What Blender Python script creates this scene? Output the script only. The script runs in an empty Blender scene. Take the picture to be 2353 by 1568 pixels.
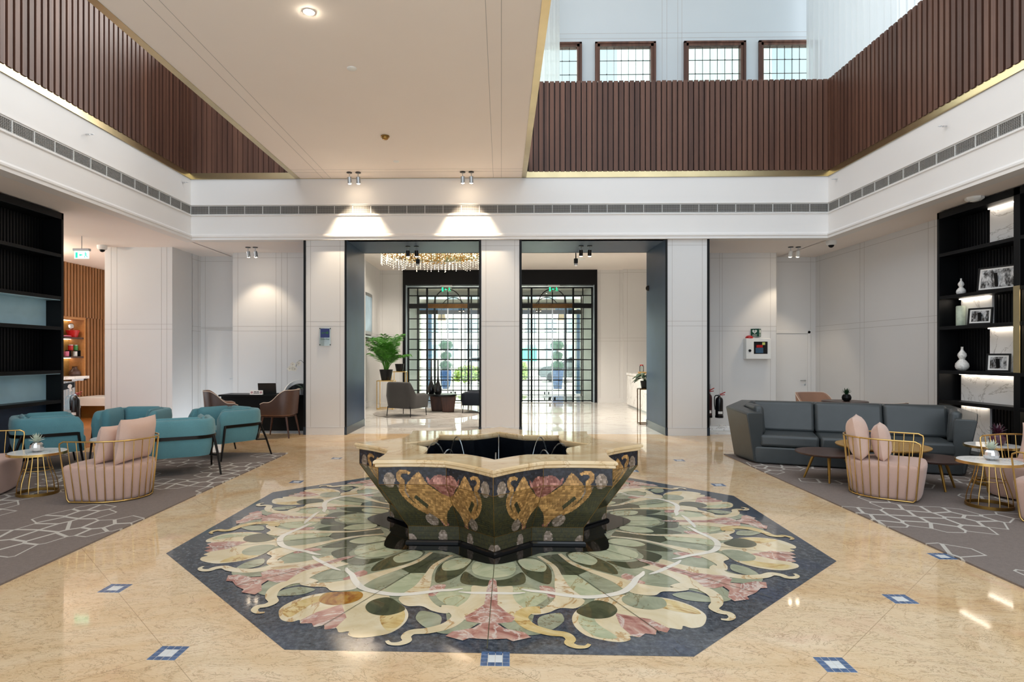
import bpy, math, random
import numpy as np
from mathutils import Vector, Matrix
random.seed(7)
PI = math.pi
D = bpy.data
S = bpy.context.scene
C = S.collection
R = math.radians
cos, sin = math.cos, math.sin

# ------------------------------------------------------------ mesh helpers
class B:
    def __init__(s):
        s.v = []; s.f = []; s.m = []
    def add(s, vs, fs, mi=0):
        o = len(s.v)
        s.v += [tuple(p) for p in vs]
        s.f += [tuple(i + o for i in f) for f in fs]
        s.m += [mi] * len(fs)
        return s
    def box(s, x0, x1, y0, y1, z0, z1, mi=0):
        vs = [(x, y, z) for z in (z0, z1) for y in (y0, y1) for x in (x0, x1)]
        return s.add(vs, [(0, 2, 3, 1), (4, 5, 7, 6), (0, 1, 5, 4), (2, 6, 7, 3), (0, 4, 6, 2), (1, 3, 7, 5)], mi)
    def obox(s, c, sx, sy, sz, rz=0, mi=0):
        b = B().box(-sx/2, sx/2, -sy/2, sy/2, 0, sz)
        return s.merge(b, Matrix.Translation(c) @ Matrix.Rotation(rz, 4, 'Z'), mi)
    def merge(s, b, M=None, mi=None):
        o = len(s.v)
        s.v += [tuple(M @ Vector(p)) if M else p for p in b.v]
        s.f += [tuple(i + o for i in f) for f in b.f]
        s.m += b.m if mi is None else [mi] * len(b.f)
        return s
    def prism(s, poly, z0, z1, mi=0, poly1=None):
        n = len(poly); q = poly1 or poly
        vs = [(x, y, z0) for x, y in poly] + [(x, y, z1) for x, y in q]
        fs = [tuple(reversed(range(n))), tuple(range(n, 2*n))]
        fs += [(i, (i+1) % n, n+(i+1) % n, n+i) for i in range(n)]
        return s.add(vs, fs, mi)
    def loft(s, rings, cap=True, closed=False, mi=0):
        n = len(rings[0]); k = len(rings)
        vs = [p for r in rings for p in r]; fs = []
        for a in range(k if closed else k-1):
            b = (a+1) % k
            fs += [(a*n+i, a*n+(i+1) % n, b*n+(i+1) % n, b*n+i) for i in range(n)]
        if cap and not closed:
            fs += [tuple(reversed(range(n))), tuple(range((k-1)*n, k*n))]
        return s.add(vs, fs, mi)
    def lathe(s, prof, seg=32, c=(0, 0, 0), mi=0, cap=True):
        rings = [[(c[0]+r*cos(2*PI*i/seg), c[1]+r*sin(2*PI*i/seg), c[2]+z) for i in range(seg)] for r, z in prof]
        return s.loft(rings, cap, False, mi)
    def tube(s, pts, r, seg=8, closed=False, mi=0):
        P = [Vector(p) for p in pts]; n = len(P)
        rad = r if isinstance(r, (list, tuple)) else [r]*n
        T = []
        for i in range(n):
            a = P[i-1] if (i or closed) else P[0]
            b = P[(i+1) % n] if (i < n-1 or closed) else P[-1]
            t = b-a
            T.append(t.normalized() if t.length > 1e-9 else Vector((0, 0, 1)))
        up = Vector((0, 0, 1)) if abs(T[0].z) < .9 else Vector((1, 0, 0))
        N = (up-T[0]*up.dot(T[0])).normalized(); rings = []
        for i in range(n):
            N = N-T[i]*N.dot(T[i])
            N = N.normalized() if N.length > 1e-6 else T[i].orthogonal().normalized()
            W = T[i].cross(N)
            rings.append([tuple(P[i]+(N*cos(2*PI*j/seg)+W*sin(2*PI*j/seg))*rad[i]) for j in range(seg)])
        return s.loft(rings, True, closed, mi)
    def ball(s, c, r, seg=12, rings=8, mi=0, sq=(1, 1, 1)):
        pr = []
        for k in range(rings+1):
            a = -PI/2+PI*k/rings
            pr.append((max(cos(a), .02)*r, sin(a)*r))
        b = B().lathe(pr, seg)
        return s.merge(b, Matrix.Translation(c) @ Matrix.Diagonal((*sq, 1)), mi)
    def grid(s, fn, nu, nv, mi=0):
        vs = [fn(i/nu, j/nv) for j in range(nv+1) for i in range(nu+1)]
        w = nu+1
        return s.add(vs, [(j*w+i, j*w+i+1, (j+1)*w+i+1, (j+1)*w+i) for j in range(nv) for i in range(nu)], mi)
    def build(s, name, mats, parent=None, smooth=35, bevel=0, sub=0, loc=None, rot=None, seg=2, solid=0):
        me = D.meshes.new(name)
        me.from_pydata(s.v, [], s.f)
        if not isinstance(mats, (list, tuple)): mats = [mats]
        for m in mats: me.materials.append(m)
        if len(mats) > 1: me.polygons.foreach_set('material_index', s.m)
        me.update()
        if smooth:
            me.polygons.foreach_set('use_smooth', [True]*len(me.polygons))
            me.set_sharp_from_angle(angle=R(smooth))
        o = D.objects.new(name, me); C.objects.link(o)
        if parent: o.parent = parent
        if loc: o.location = loc
        if rot: o.rotation_euler = rot
        if solid:
            q = o.modifiers.new('solid', 'SOLIDIFY'); q.thickness = solid; q.offset = 0
        if bevel:
            q = o.modifiers.new('bevel', 'BEVEL'); q.width = bevel; q.segments = seg; q.limit_method = 'ANGLE'; q.angle_limit = R(40)
            q.harden_normals = False
        if sub:
            q = o.modifiers.new('sub', 'SUBSURF'); q.levels = sub; q.render_levels = sub
        return o

def tag(o, label=None, cat=None, group=None, kind=None):
    if label: o['label'] = label
    if cat: o['category'] = cat
    if group: o['group'] = group
    if kind: o['kind'] = kind
    return o
def thing(name, label, cat, loc=(0, 0, 0), rz=0, group=None):
    o = D.objects.new(name, None); C.objects.link(o)
    o.location = loc; o.rotation_euler = (0, 0, rz); o.empty_display_size = .1
    return tag(o, label, cat, group)
def struct(o, label=None):
    o['kind'] = 'structure'
    if label: o['label'] = label
    return o
KIDS = {}
def dup(root, loc, rz, label, group=None):
    """a copy of a thing with copies of its parts and sub-parts"""
    r = root.copy(); C.objects.link(r); r.location = loc; r.rotation_euler = (0, 0, rz); r['label'] = label
    if group: r['group'] = group
    for ch in list(root.children):
        c = ch.copy(); C.objects.link(c); c.parent = r
        for g in list(ch.children):
            d = g.copy(); C.objects.link(d); d.parent = c
    return r

def text_mesh(name, body, size, mat, parent, M, ext=.0008, align='CENTER'):
    cu = D.curves.new(name, 'FONT'); cu.body = body; cu.size = size; cu.extrude = ext
    cu.align_x = align; cu.align_y = 'CENTER'
    t = D.objects.new(name+'_src', cu); C.objects.link(t)
    bpy.context.view_layer.update()
    dg = bpy.context.evaluated_depsgraph_get()
    me = D.meshes.new_from_object(t.evaluated_get(dg))
    D.objects.remove(t); D.curves.remove(cu)
    me.transform(M); me.materials.clear(); me.materials.append(mat)
    o = D.objects.new(name, me); C.objects.link(o); o.parent = parent
    return o

def catmull(P, n=6, closed=True):
    out = []; k = len(P)
    for i in range(k if closed else k-1):
        if closed: p0, p1, p2, p3 = P[i-1], P[i], P[(i+1) % k], P[(i+2) % k]
        else: p0, p1, p2, p3 = P[max(i-1, 0)], P[i], P[i+1], P[min(i+2, k-1)]
        for j in range(n):
            t = j/n
            out.append(tuple(.5*((2*b)+(-a+c)*t+(2*a-5*b+4*c-d)*t*t+(-a+3*b-3*c+d)*t**3) for a, b, c, d in zip(p0, p1, p2, p3)))
    if not closed: out.append(tuple(P[-1]))
    return out

# ------------------------------------------------------------ materials
def srgb(h):
    h = h.lstrip('#')
    out = []
    for i in (0, 2, 4):
        c = int(h[i:i+2], 16)/255
        out.append(c/12.92 if c <= .04045 else ((c+.055)/1.055)**2.4)
    return (*out, 1)
class NT:
    def __init__(s, name):
        s.mat = D.materials.new(name); s.mat.use_nodes = True
        s.t = s.mat.node_tree; s.n = s.t.nodes
        s.p = s.n['Principled BSDF']; s.out = s.n['Material Output']
    def node(s, typ, **kw):
        n = s.n.new('ShaderNode'+typ)
        for k, v in kw.items():
            if k.startswith('i_'): n.inputs[k[2:].replace('_', ' ')].default_value = v
            else: setattr(n, k, v)
        return n
    def link(s, a, b): s.t.links.new(a, b)
    def coords(s, scale=(1, 1, 1), rot=(0, 0, 0), kind='Object', loc=(0, 0, 0)):
        tc = s.node('TexCoord'); mp = s.node('Mapping')
        mp.inputs['Scale'].default_value = scale; mp.inputs['Rotation'].default_value = rot; mp.inputs['Location'].default_value = loc
        s.link(tc.outputs[kind], mp.inputs['Vector']); return mp.outputs[0]
    def noise(s, vec, scale, detail=4, rough=.5, dist=0):
        n = s.node('TexNoise'); n.inputs['Scale'].default_value = scale; n.inputs['Detail'].default_value = detail
        n.inputs['Roughness'].default_value = rough; n.inputs['Distortion'].default_value = dist
        s.link(vec, n.inputs['Vector']); return n.outputs['Fac']
    def ramp(s, fac, stops, interp='LINEAR'):
        r = s.node('ValToRGB'); r.color_ramp.interpolation = interp; e = r.color_ramp.elements
        while len(e) < len(stops): e.new(.5)
        for q, (p, c) in zip(e, stops):
            q.position = p; q.color = c if isinstance(c, tuple) else (c, c, c, 1)
        s.link(fac, r.inputs[0]); return r.outputs[0]
    def mix(s, fac, a, b, mode='MIX'):
        m = s.node('Mix'); m.data_type = 'RGBA'; m.blend_type = mode
        for sock, val in ((m.inputs[0], fac), (m.inputs[6], a), (m.inputs[7], b)):
            if isinstance(val, bpy.types.NodeSocket): s.link(val, sock)
            else: sock.default_value = val
        return m.outputs[2]
    def math(s, op, a, b=0, c=0):
        m = s.node('Math'); m.operation = op
        for i, val in enumerate((a, b, c)):
            if isinstance(val, bpy.types.NodeSocket): s.link(val, m.inputs[i])
            else: m.inputs[i].default_value = val
        return m.outputs[0]
    def set(s, color=None, rough=.5, metal=0, spec=.5, coat=0, sheen=0):
        p = s.p
        if color is not None:
            if isinstance(color, bpy.types.NodeSocket): s.link(color, p.inputs['Base Color'])
            else: p.inputs['Base Color'].default_value = color
        if isinstance(rough, bpy.types.NodeSocket): s.link(rough, p.inputs['Roughness'])
        else: p.inputs['Roughness'].default_value = rough
        p.inputs['Metallic'].default_value = metal; p.inputs['Specular IOR Level'].default_value = spec
        p.inputs['Coat Weight'].default_value = coat; p.inputs['Sheen Weight'].default_value = sheen
        return s.mat
    def bump(s, h, st=.2, dist=.01):
        b = s.node('Bump'); b.inputs['Strength'].default_value = st; b.inputs['Distance'].default_value = dist
        s.link(h, b.inputs['Height']); s.link(b.outputs[0], s.p.inputs['Normal'])

def plain(name, col, rough=.5, metal=0, spec=.5, var=.06, scale=6, bump=0, bscale=200, coat=0, sheen=0):
    t = NT(name); c = srgb(col); v = t.coords()
    n = t.noise(v, scale, 3)
    lo = tuple(x*(1-var) for x in c[:3])+(1,); hi = tuple(min(1, x*(1+var)) for x in c[:3])+(1,)
    t.set(t.ramp(n, [(.3, lo), (.7, hi)]), rough, metal, spec, coat, sheen)
    if bump: t.bump(t.noise(v, bscale, 2), bump, .004)
    return t.mat
def fabric(name, col, var=.25, sc=260):
    t = NT(name); c = srgb(col); v = t.coords()
    n = t.noise(v, sc, 2, .7); n2 = t.noise(v, 5, 3)
    lo = tuple(x*(1-var) for x in c[:3])+(1,); hi = tuple(min(1, x*(1+var)) for x in c[:3])+(1,)
    col = t.mix(.25, t.ramp(n, [(.3, lo), (.7, hi)]), t.ramp(n2, [(.3, lo), (.7, hi)]))
    t.set(col, .9, 0, .25, 0, .25); t.bump(n, .25, .003)
    return t.mat
def wood(name, c1, c2, rough=.45, axis='Z', sc=1, spec=.4, coat=0):
    t = NT(name)
    s = {'Z': (14*sc, 14*sc, .9*sc), 'X': (.9*sc, 14*sc, 14*sc), 'Y': (14*sc, .9*sc, 14*sc)}[axis]
    v = t.coords(s)
    n = t.noise(v, 1.6, 6, .6, .6); n2 = t.noise(v, 9, 3, .6)
    col = t.ramp(n, [(.28, srgb(c1)), (.72, srgb(c2))])
    col = t.mix(.3, col, t.ramp(n2, [(.35, srgb(c1)), (.65, srgb(c2))]))
    t.set(col, rough, 0, spec, coat); t.bump(n2, .08, .003)
    return t.mat
def stone(name, cols, rough=.06, scale=3, dist=2.5, vein=None, vs=2.2, stretch=(1, 1, 1), spec=.5, vw=.03):
    t = NT(name); v = t.coords(stretch)
    n = t.noise(v, scale, 8, .6, dist)
    k = len(cols)
    col = t.ramp(n, [(.28+.44*i/(max(k-1, 1)), srgb(c)) for i, c in enumerate(cols)])
    if vein:
        w = t.noise(v, vs, 7, .62, 1.2)
        d = t.math('ABSOLUTE', t.math('SUBTRACT', w, .5))
        mask = t.ramp(d, [(0, 1.0), (vw, 0.0)])
        col = t.mix(t.math('MULTIPLY', mask, .75), col, srgb(vein))
    t.set(col, rough, 0, spec)
    return t.mat
def emis(name, col, st):
    t = NT(name); c = srgb(col)
    t.set(c, .5); t.p.inputs['Emission Color'].default_value = c; t.p.inputs['Emission Strength'].default_value = st
    return t.mat
def glassy(name, tint='ffffff', refl=.08, rough=0.0):
    t = NT(name)
    tr = t.node('BsdfTransparent'); tr.inputs[0].default_value = srgb(tint)
    gl = t.node('BsdfGlossy'); gl.inputs['Roughness'].default_value = rough
    fr = t.node('Fresnel'); fr.inputs[0].default_value = 1.4
    m = t.node('MixShader'); t.link(t.math('ADD', fr.outputs[0], refl-.03), m.inputs[0])
    t.link(tr.outputs[0], m.inputs[1]); t.link(gl.outputs[0], m.inputs[2]); t.link(m.outputs[0], t.out.inputs[0])
    return t.mat

M = {}
M['wall'] = plain('white_wall', 'dbdad9', .6, spec=.3, var=.012, scale=1.2)
M['fascia'] = plain('white_fascia', 'e9e6e3', .6, spec=.3, var=.01, scale=1.2)
M['upper'] = plain('upper_wall', 'cbd4d8', .6, spec=.3, var=.012, scale=1.2)
M['joint'] = plain('panel_joint', 'b3aeaa', .7, var=.02)
M['ceil'] = plain('white_ceiling', 'f2e9e2', .75, spec=.2, var=.01, scale=1)
M['navy'] = plain('navy_cladding', '33465f', .42, spec=.4, var=.10, scale=2)
M['black'] = plain('black_cladding', '090a0c', .4, var=.1, spec=.22)
M['blackmetal'] = plain('black_metal', '0c0c0e', .35, metal=.3, var=.1)
M['darkmetal'] = plain('dark_metal_legs', '1c1713', .3, metal=.6, var=.1)
M['slat'] = wood('walnut_slat', '4a3026', '6e4c3d', .5)
M['slatback'] = plain('slat_backing', '2a1a14', .6, var=.1)
M['oakslat'] = wood('oak_slat', '7d5330', '9c6f47', .45)
M['oakback'] = plain('oak_backing', '452712', .6, var=.1)
M['brass'] = plain('brushed_brass', 'cdbb92', .3, metal=1, var=.08, scale=3)
M['gold'] = plain('gold_rod', 'd8b470', .24, metal=1, var=.04)
M['golddark'] = plain('aged_brass', '94733c', .4, metal=.9, var=.1)
M['steel'] = plain('brushed_steel', 'b9bbbd', .3, metal=1, var=.04)
M['chrome'] = plain('chrome', 'd8dadc', .1, metal=1, var=.03)
M['whiteplastic'] = plain('white_plastic', 'e9e9e6', .4, var=.02)
M['pink'] = fabric('blush_fabric', 'c7a596', .1)
M['pinkpillow'] = fabric('blush_cushion', 'd8b8a8', .08)
M['teal'] = fabric('teal_wool', '5e8f98', .28, 330)
M['brownfab'] = fabric('tan_fabric', 'a67f68', .12)
M['brownleather'] = plain('brown_leather', '4f372d', .4, var=.12, bump=.1)
M['piping'] = plain('pale_piping', 'e2cfc0', .6)
M['walnutleg'] = wood('walnut_leg', '3c2318', '5a382a', .4)
M['leather'] = plain('charcoal_leather', '3e4345', .34, var=.08, bump=.12, bscale=350, spec=.5)
M['greyfab'] = fabric('grey_upholstery', '3f3d3c', .12)
M['navyfab'] = fabric('navy_upholstery', '141c28', .12)
M['walnuttop'] = wood('walnut_table_top', '3a2923', '56403a', .35, 'X')
M['oaktop'] = wood('oak_table_top', 'a1793f', 'bd9656', .35, 'X')
M['brassleg'] = plain('brass_leg', 'a8823f', .35, metal=.8, var=.1)
M['marble'] = stone('white_marble', ['ebe9e6', 'f5f4f2', 'f8f7f5'], .15, 1.6, 1.5, 'a9a49d', 1.3, vw=.012)
M['lobbyfloor'] = stone('white_marble_floor', ['d9d4cd', 'e6e2dc', 'ebe8e3'], .035, 1.1, 1.5, 'b9b2a8', .8, vw=.012)
M['parquet'] = wood('parquet', '8a4f22', 'b5763c', .22, 'Y', .5)
M['redpaint'] = plain('red_enamel', 'b01d1c', .25, var=.05)
M['blackpaint'] = plain('black_enamel', '101013', .25, var=.1)
M['labelwhite'] = plain('paper_white', 'e6e4e0', .6, var=.02)
M['leaf'] = plain('leaf_green', '2f6a25', .45, var=.35, scale=9)
M['leafdark'] = plain('dark_leaf', '1d4324', .4, var=.3, scale=9)
M['palmleaf'] = plain('palm_leaf', '3f7d22', .45, var=.4, scale=5)
M['hedge'] = plain('topiary_leaf', '2c5a38', .6, var=.4, scale=14)
M['soil'] = plain('soil', '241a12', .9, var=.3, scale=30)
M['petal'] = plain('orchid_petal', 'efeadb', .6, var=.04)
M['succulent'] = plain('succulent_leaf', 'cdd6c4', .45, var=.15, scale=30)
M['plum'] = plain('plum_pineapple', '4a2334', .2, var=.3, scale=40)
M['glass'] = glassy('clear_glass', 'f4faf8', .06)
M['paleglass'] = glassy('pale_glass', 'd9e2e1', .06)
M['acrylic'] = glassy('acrylic', 'eef4f2', .10)
M['warm'] = emis('warm_lamp', 'ffe6c4', 45)
M['led'] = emis('led_strip', 'fff1df', 4.5)
M['water'] = glassy('water_jet', 'e8f2f6', .35, .15)
M['bluepot'] = plain('blue_glaze', '2d4d80', .25, var=.25, scale=12)
M['daylightblue'] = plain('daylight_blue_panel', 'b4d8e6', .15, metal=0, var=.10, scale=2)  # reflected blue daylight is put into this panel colour
M['bluecol'] = plain('blue_column', '1f4a72', .5, var=.08)
# ------------------------------------------------------------ room shell
def wall_y(name, x0, x1, y, z0, z1, th=.12, vl=(), hl=(), jw=.006, mats=None, base=0, xr=None):
    """wall whose face looks towards -Y at y; vl / hl: panel joints"""
    b = B().box(x0, x1, y, y+th, z0, z1, 0)
    for x in vl: b.box(x-jw/2, x+jw/2, y-.0015, y+.004, z0, z1, 1)
    for z in hl: b.box(x0, x1, y-.0015, y+.004, z-jw/2, z+jw/2, 1)
    if base: b.box(x0, x1, y-.014, y+.004, z0, base, 0)
    return struct(b.build(name, mats or [M['wall'], M['joint']], smooth=0))
def wall_x(name, y0, y1, x, z0, z1, th=.12, sgn=1, vl=(), hl=(), jw=.006, mats=None, base=0):
    """wall whose face is at x; sgn=+1: body lies on the +X side"""
    xa, xb = (x, x+th) if sgn > 0 else (x-th, x)
    b = B().box(xa, xb, y0, y1, z0, z1, 0)
    e0, e1 = (x-.0015, x+.004) if sgn > 0 else (x-.004, x+.0015)
    for y in vl: b.box(e0, e1, y-jw/2, y+jw/2, z0, z1, 1)
    for z in hl: b.box(e0, e1, y0, y1, z-jw/2, z+jw/2, 1)
    if base:
        b.box(x-.014 if sgn > 0 else x-.004, x+.004 if sgn > 0 else x+.014, y0, y1, z0, base, 0)
    return struct(b.build(name, mats or [M['wall'], M['joint']], smooth=0))

# floor marble -------------------------------------------------
def marble_floor():
    t = NT('golden_marble_floor'); v = t.coords((1, 1, 1))
    n = t.noise(v, .9, 7, .62, 1.4)
    col = t.ramp(n, [(.25, srgb('d3ac7c')), (.45, srgb('e4c79e')), (.6, srgb('ead3b0')), (.78, srgb('e2bd9f'))])
    v2 = t.coords((1, 1.9, 1), (0, 0, R(20)))
    w = t.noise(v2, 3.2, 9, .68, 2.2)
    d = t.math('ABSOLUTE', t.math('SUBTRACT', w, .5))
    col = t.mix(t.math('MULTIPLY', t.ramp(d, [(0, 1.0), (.013, 0.0)]), .75), col, srgb('8a6a48'))
    w2 = t.noise(v2, 7, 6, .6, 3)
    d2 = t.math('ABSOLUTE', t.math('SUBTRACT', w2, .5))
    col = t.mix(t.math('MULTIPLY', t.ramp(d2, [(0, 1.0), (.02, 0.0)]), .45), col, srgb('b58258'))
    pk = t.noise(v, 1.7, 4, .5, 1)
    col = t.mix(t.math('MULTIPLY', t.ramp(pk, [(.6, 0.0), (.75, 1.0)]), .35), col, srgb('d9a58c'))
    # tile joints, 45 degrees, through the inset tiles
    a = R(-44); s = 1/1.165; px, py = -.03*s, 3.01*s
    tx, ty = -(cos(a)*px-sin(a)*py), -(sin(a)*px+cos(a)*py)
    vj = t.coords((s, s, s), (0, 0, a), loc=(tx, ty, 0))
    sp = t.node('SeparateXYZ'); t.link(vj, sp.inputs[0])
    ms = []
    for ax in (0, 1):
        fr = t.math('FRACT', t.math('ADD', sp.outputs[ax], 100.5))
        ms.append(t.math('LESS_THAN', t.math('ABSOLUTE', t.math('SUBTRACT', fr, .5)), .0016))
    jm = t.math('MAXIMUM', ms[0], ms[1])
    col = t.mix(t.math('MULTIPLY', jm, .55), col, srgb('8f7350'))
    return t.set(col, .05, 0, .5)
M['floor'] = marble_floor()
floor = struct(B().box(-12, 10, -1.2, 11.62, -.2, 0).build('floor', M['floor'], smooth=0))
struct(B().box(-5, 9, 11.62, 22.7, -.2, 0).build('floor_lobby', M['lobbyfloor'], smooth=0))
struct(B().box(-12, -6.72, 8.0, 16.2, -.2, .004).build('floor_parquet', M['parquet'], smooth=0))

# blue inset tiles of the floor
insets = []
OC = Vector((-.03, 5.555, 0))
rt = R(-1.0)
P0 = Vector((-.03, 3.01, 0))
for i in range(-5, 6):
    for j in range(-1, 9):
        if (i+j) % 2: continue
        p = P0+Matrix.Rotation(rt, 3, 'Z') @ Vector((.823*i, .825*j, 0))
        q = p-OC
        if max(abs(q.x), abs(q.y)) < 2.52 and abs(q.x)+abs(q.y) < 2.5*1.4142+.02 : continue
        if p.x < -3.2 or p.x > 3.31 or p.y < 2.3 or p.y > 11: continue
        insets.append(p)
M['insetblue'] = plain('inset_blue_tile', '4c6890', .15, var=.3, scale=40)
M['insetwhite'] = plain('inset_white_tile', 'dfe3e4', .15, var=.05)
M['grout'] = plain('inset_grout', 'c9c6bd', .5)
b = B().box(-.072, .072, -.072, .072, -.01, .0006, 2)
st = .036
for a in range(4):
    for c in range(4):
        x, y = -.054+a*st, -.054+c*st
        w = 1 if a in (1, 2) and c in (1, 2) else 0
        b.box(x-.0165, x+.0165, y-.0165, y+.0165, 0, .0012, w)
tile = b.build('inset_tile', [M['insetblue'], M['insetwhite'], M['grout']], floor, smooth=0)
for k, p in enumerate(insets):
    o = tile if k == 0 else tile.copy()
    if k: C.objects.link(o)
    o.location = (p.x, p.y, 0); o.rotation_euler = (0, 0, rt)

# ---------------------------------------------------------- medallion
def granite():
    t = NT('blue_granite'); v = t.coords()
    n = t.noise(v, 28, 5, .75); n2 = t.noise(v, 2.2, 4, .6)
    c = t.ramp(n, [(.3, srgb('22262b')), (.5, srgb('474d55')), (.68, srgb('6b7076'))])
    c = t.mix(t.math('MULTIPLY', t.ramp(n2, [(.5, 0.0), (.7, 1.0)]), .5), c, srgb('2c3f60'))
    n3 = t.noise(v, 9, 3, .5, 2)
    c = t.mix(t.ramp(n3, [(.68, 0.0), (.75, .9)]), c, srgb('15161a'))
    return t.set(c, .07)
M['granite'] = granite()
M['sage'] = stone('sage_onyx', ['868b72', '9fa48a', 'b6b99f'], .05, 2.2, 2.5, '6d5b35', .9, vw=.006)
M['palesage'] = stone('pale_onyx', ['a9b08d', 'c2c6a4', 'd6d3b0'], .05, 2.6, 3, '9a7a3a', 1.2, vw=.01)
M['olive'] = stone('dark_olive_stone', ['3e4032', '53563f', '62644c'], .05, 3, 2)
M['cream'] = stone('cream_onyx', ['d6c298', 'e5d6b3', 'efe6d0'], .05, 1.9, 2.5, 'b07a24', 1.0, vw=.014)
M['creamdeep'] = stone('honey_onyx', ['c09a55', 'dcc489', 'e9dab0'], .05, 2.6, 3, 'a06a1a', 1.3, vw=.02)
M['rose'] = stone('rose_marble', ['8a564c', 'b58074', 'c9a090', 'dccfc0'], .06, 3.5, 3, 'e8e0d5', 3, vw=.03, stretch=(1, 1, 1))
M['amber'] = stone('amber_onyx', ['4a2410', '9a5f1c', 'b98a3a', '8d8a68'], .05, 4, 3)
M['bandwhite'] = stone('white_band_stone', ['ece5d4', 'f6f2e8'], .05, 2, 1)
M['blackstone'] = plain('black_marble', '0b0c0e', .05, var=.2, spec=.5)

def pol(r, deg): return (r*sin(R(deg)), -r*cos(R(deg)))
MED = B(); MATN = ['granite', 'sage', 'palesage', 'olive', 'cream', 'creamdeep', 'rose', 'amber', 'bandwhite', 'blackstone']
MI = {n: i for i, n in enumerate(MATN)}
LZ = [0.0009]
def shape(pts, mat, smooth=True, n=6, rotdeg=0, mirror=False, z=0):
    P = [(r, -a) for r, a in pts] if mirror else pts
    Q = [pol(r, a+rotdeg) for r, a in P]
    if smooth: Q = catmull(Q, n)
    if mirror: Q = Q[::-1]
    CNT[0] += 1; z += (CNT[0] % 50)*9e-6
    MED.add([(x, y, z) for x, y in Q], [tuple(range(len(Q)))], MI[mat])
def ribbon(pts, widths, mat, rotdeg=0, mirror=False, z=0):
    P = [pol(r, (-a if mirror else a)+rotdeg) for r, a in pts]
    CNT[0] += 1; z += (CNT[0] % 50)*9e-6
    P = catmull(P, 8, False); W = catmull([(w, 0) for w in widths], 8, False)
    L, Rr = [], []
    for i, (x, y) in enumerate(P):
        a, c = P[max(i-1, 0)], P[min(i+1, len(P)-1)]
        dx, dy = c[0]-a[0], c[1]-a[1]; d = math.hypot(dx, dy) or 1
        w = W[i][0]/2
        L.append((x-dy/d*w, y+dx/d*w, z)); Rr.append((x+dy/d*w, y-dx/d*w, z))
    k = len(L)
    MED.add(Rr+L, [(i, i+1, k+i+1, k+i) for i in range(k-1)], MI[mat])
z0 = .0008; dz = .0005; CNT = [0]
apo = 2.49
MED.add([(*pol(apo/cos(R(22.5)), 22.5+45*k), z0) for k in range(8)], [tuple(range(8))], MI['granite'])
lay = []
big = [(1.80, 22.5), (1.92, 19), (2.0, 15.2), (2.10, 13.0), (2.22, 12.3), (2.34, 12.9), (2.41, 14.6), (2.45, 16.4), (2.44, 17.9), (2.40, 18.4), (2.43, 19.4), (2.39, 20.6), (2.43, 21.6), (2.39, 22.5)]
bigfull = big+[(r, 45-a) for r, a in big[-2:0:-1]]
for k in range(8):
    r0 = 45*k
    shape([(1.0, -22.6), (1.9, -22.6), (1.99, -15), (1.95, -8), (2.2, -6), (2.15, 0), (2.2, 6), (1.95, 8), (1.99, 15), (1.9, 22.6), (1.0, 22.6)], 'sage', False, rotdeg=r0, z=z0+dz)
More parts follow.
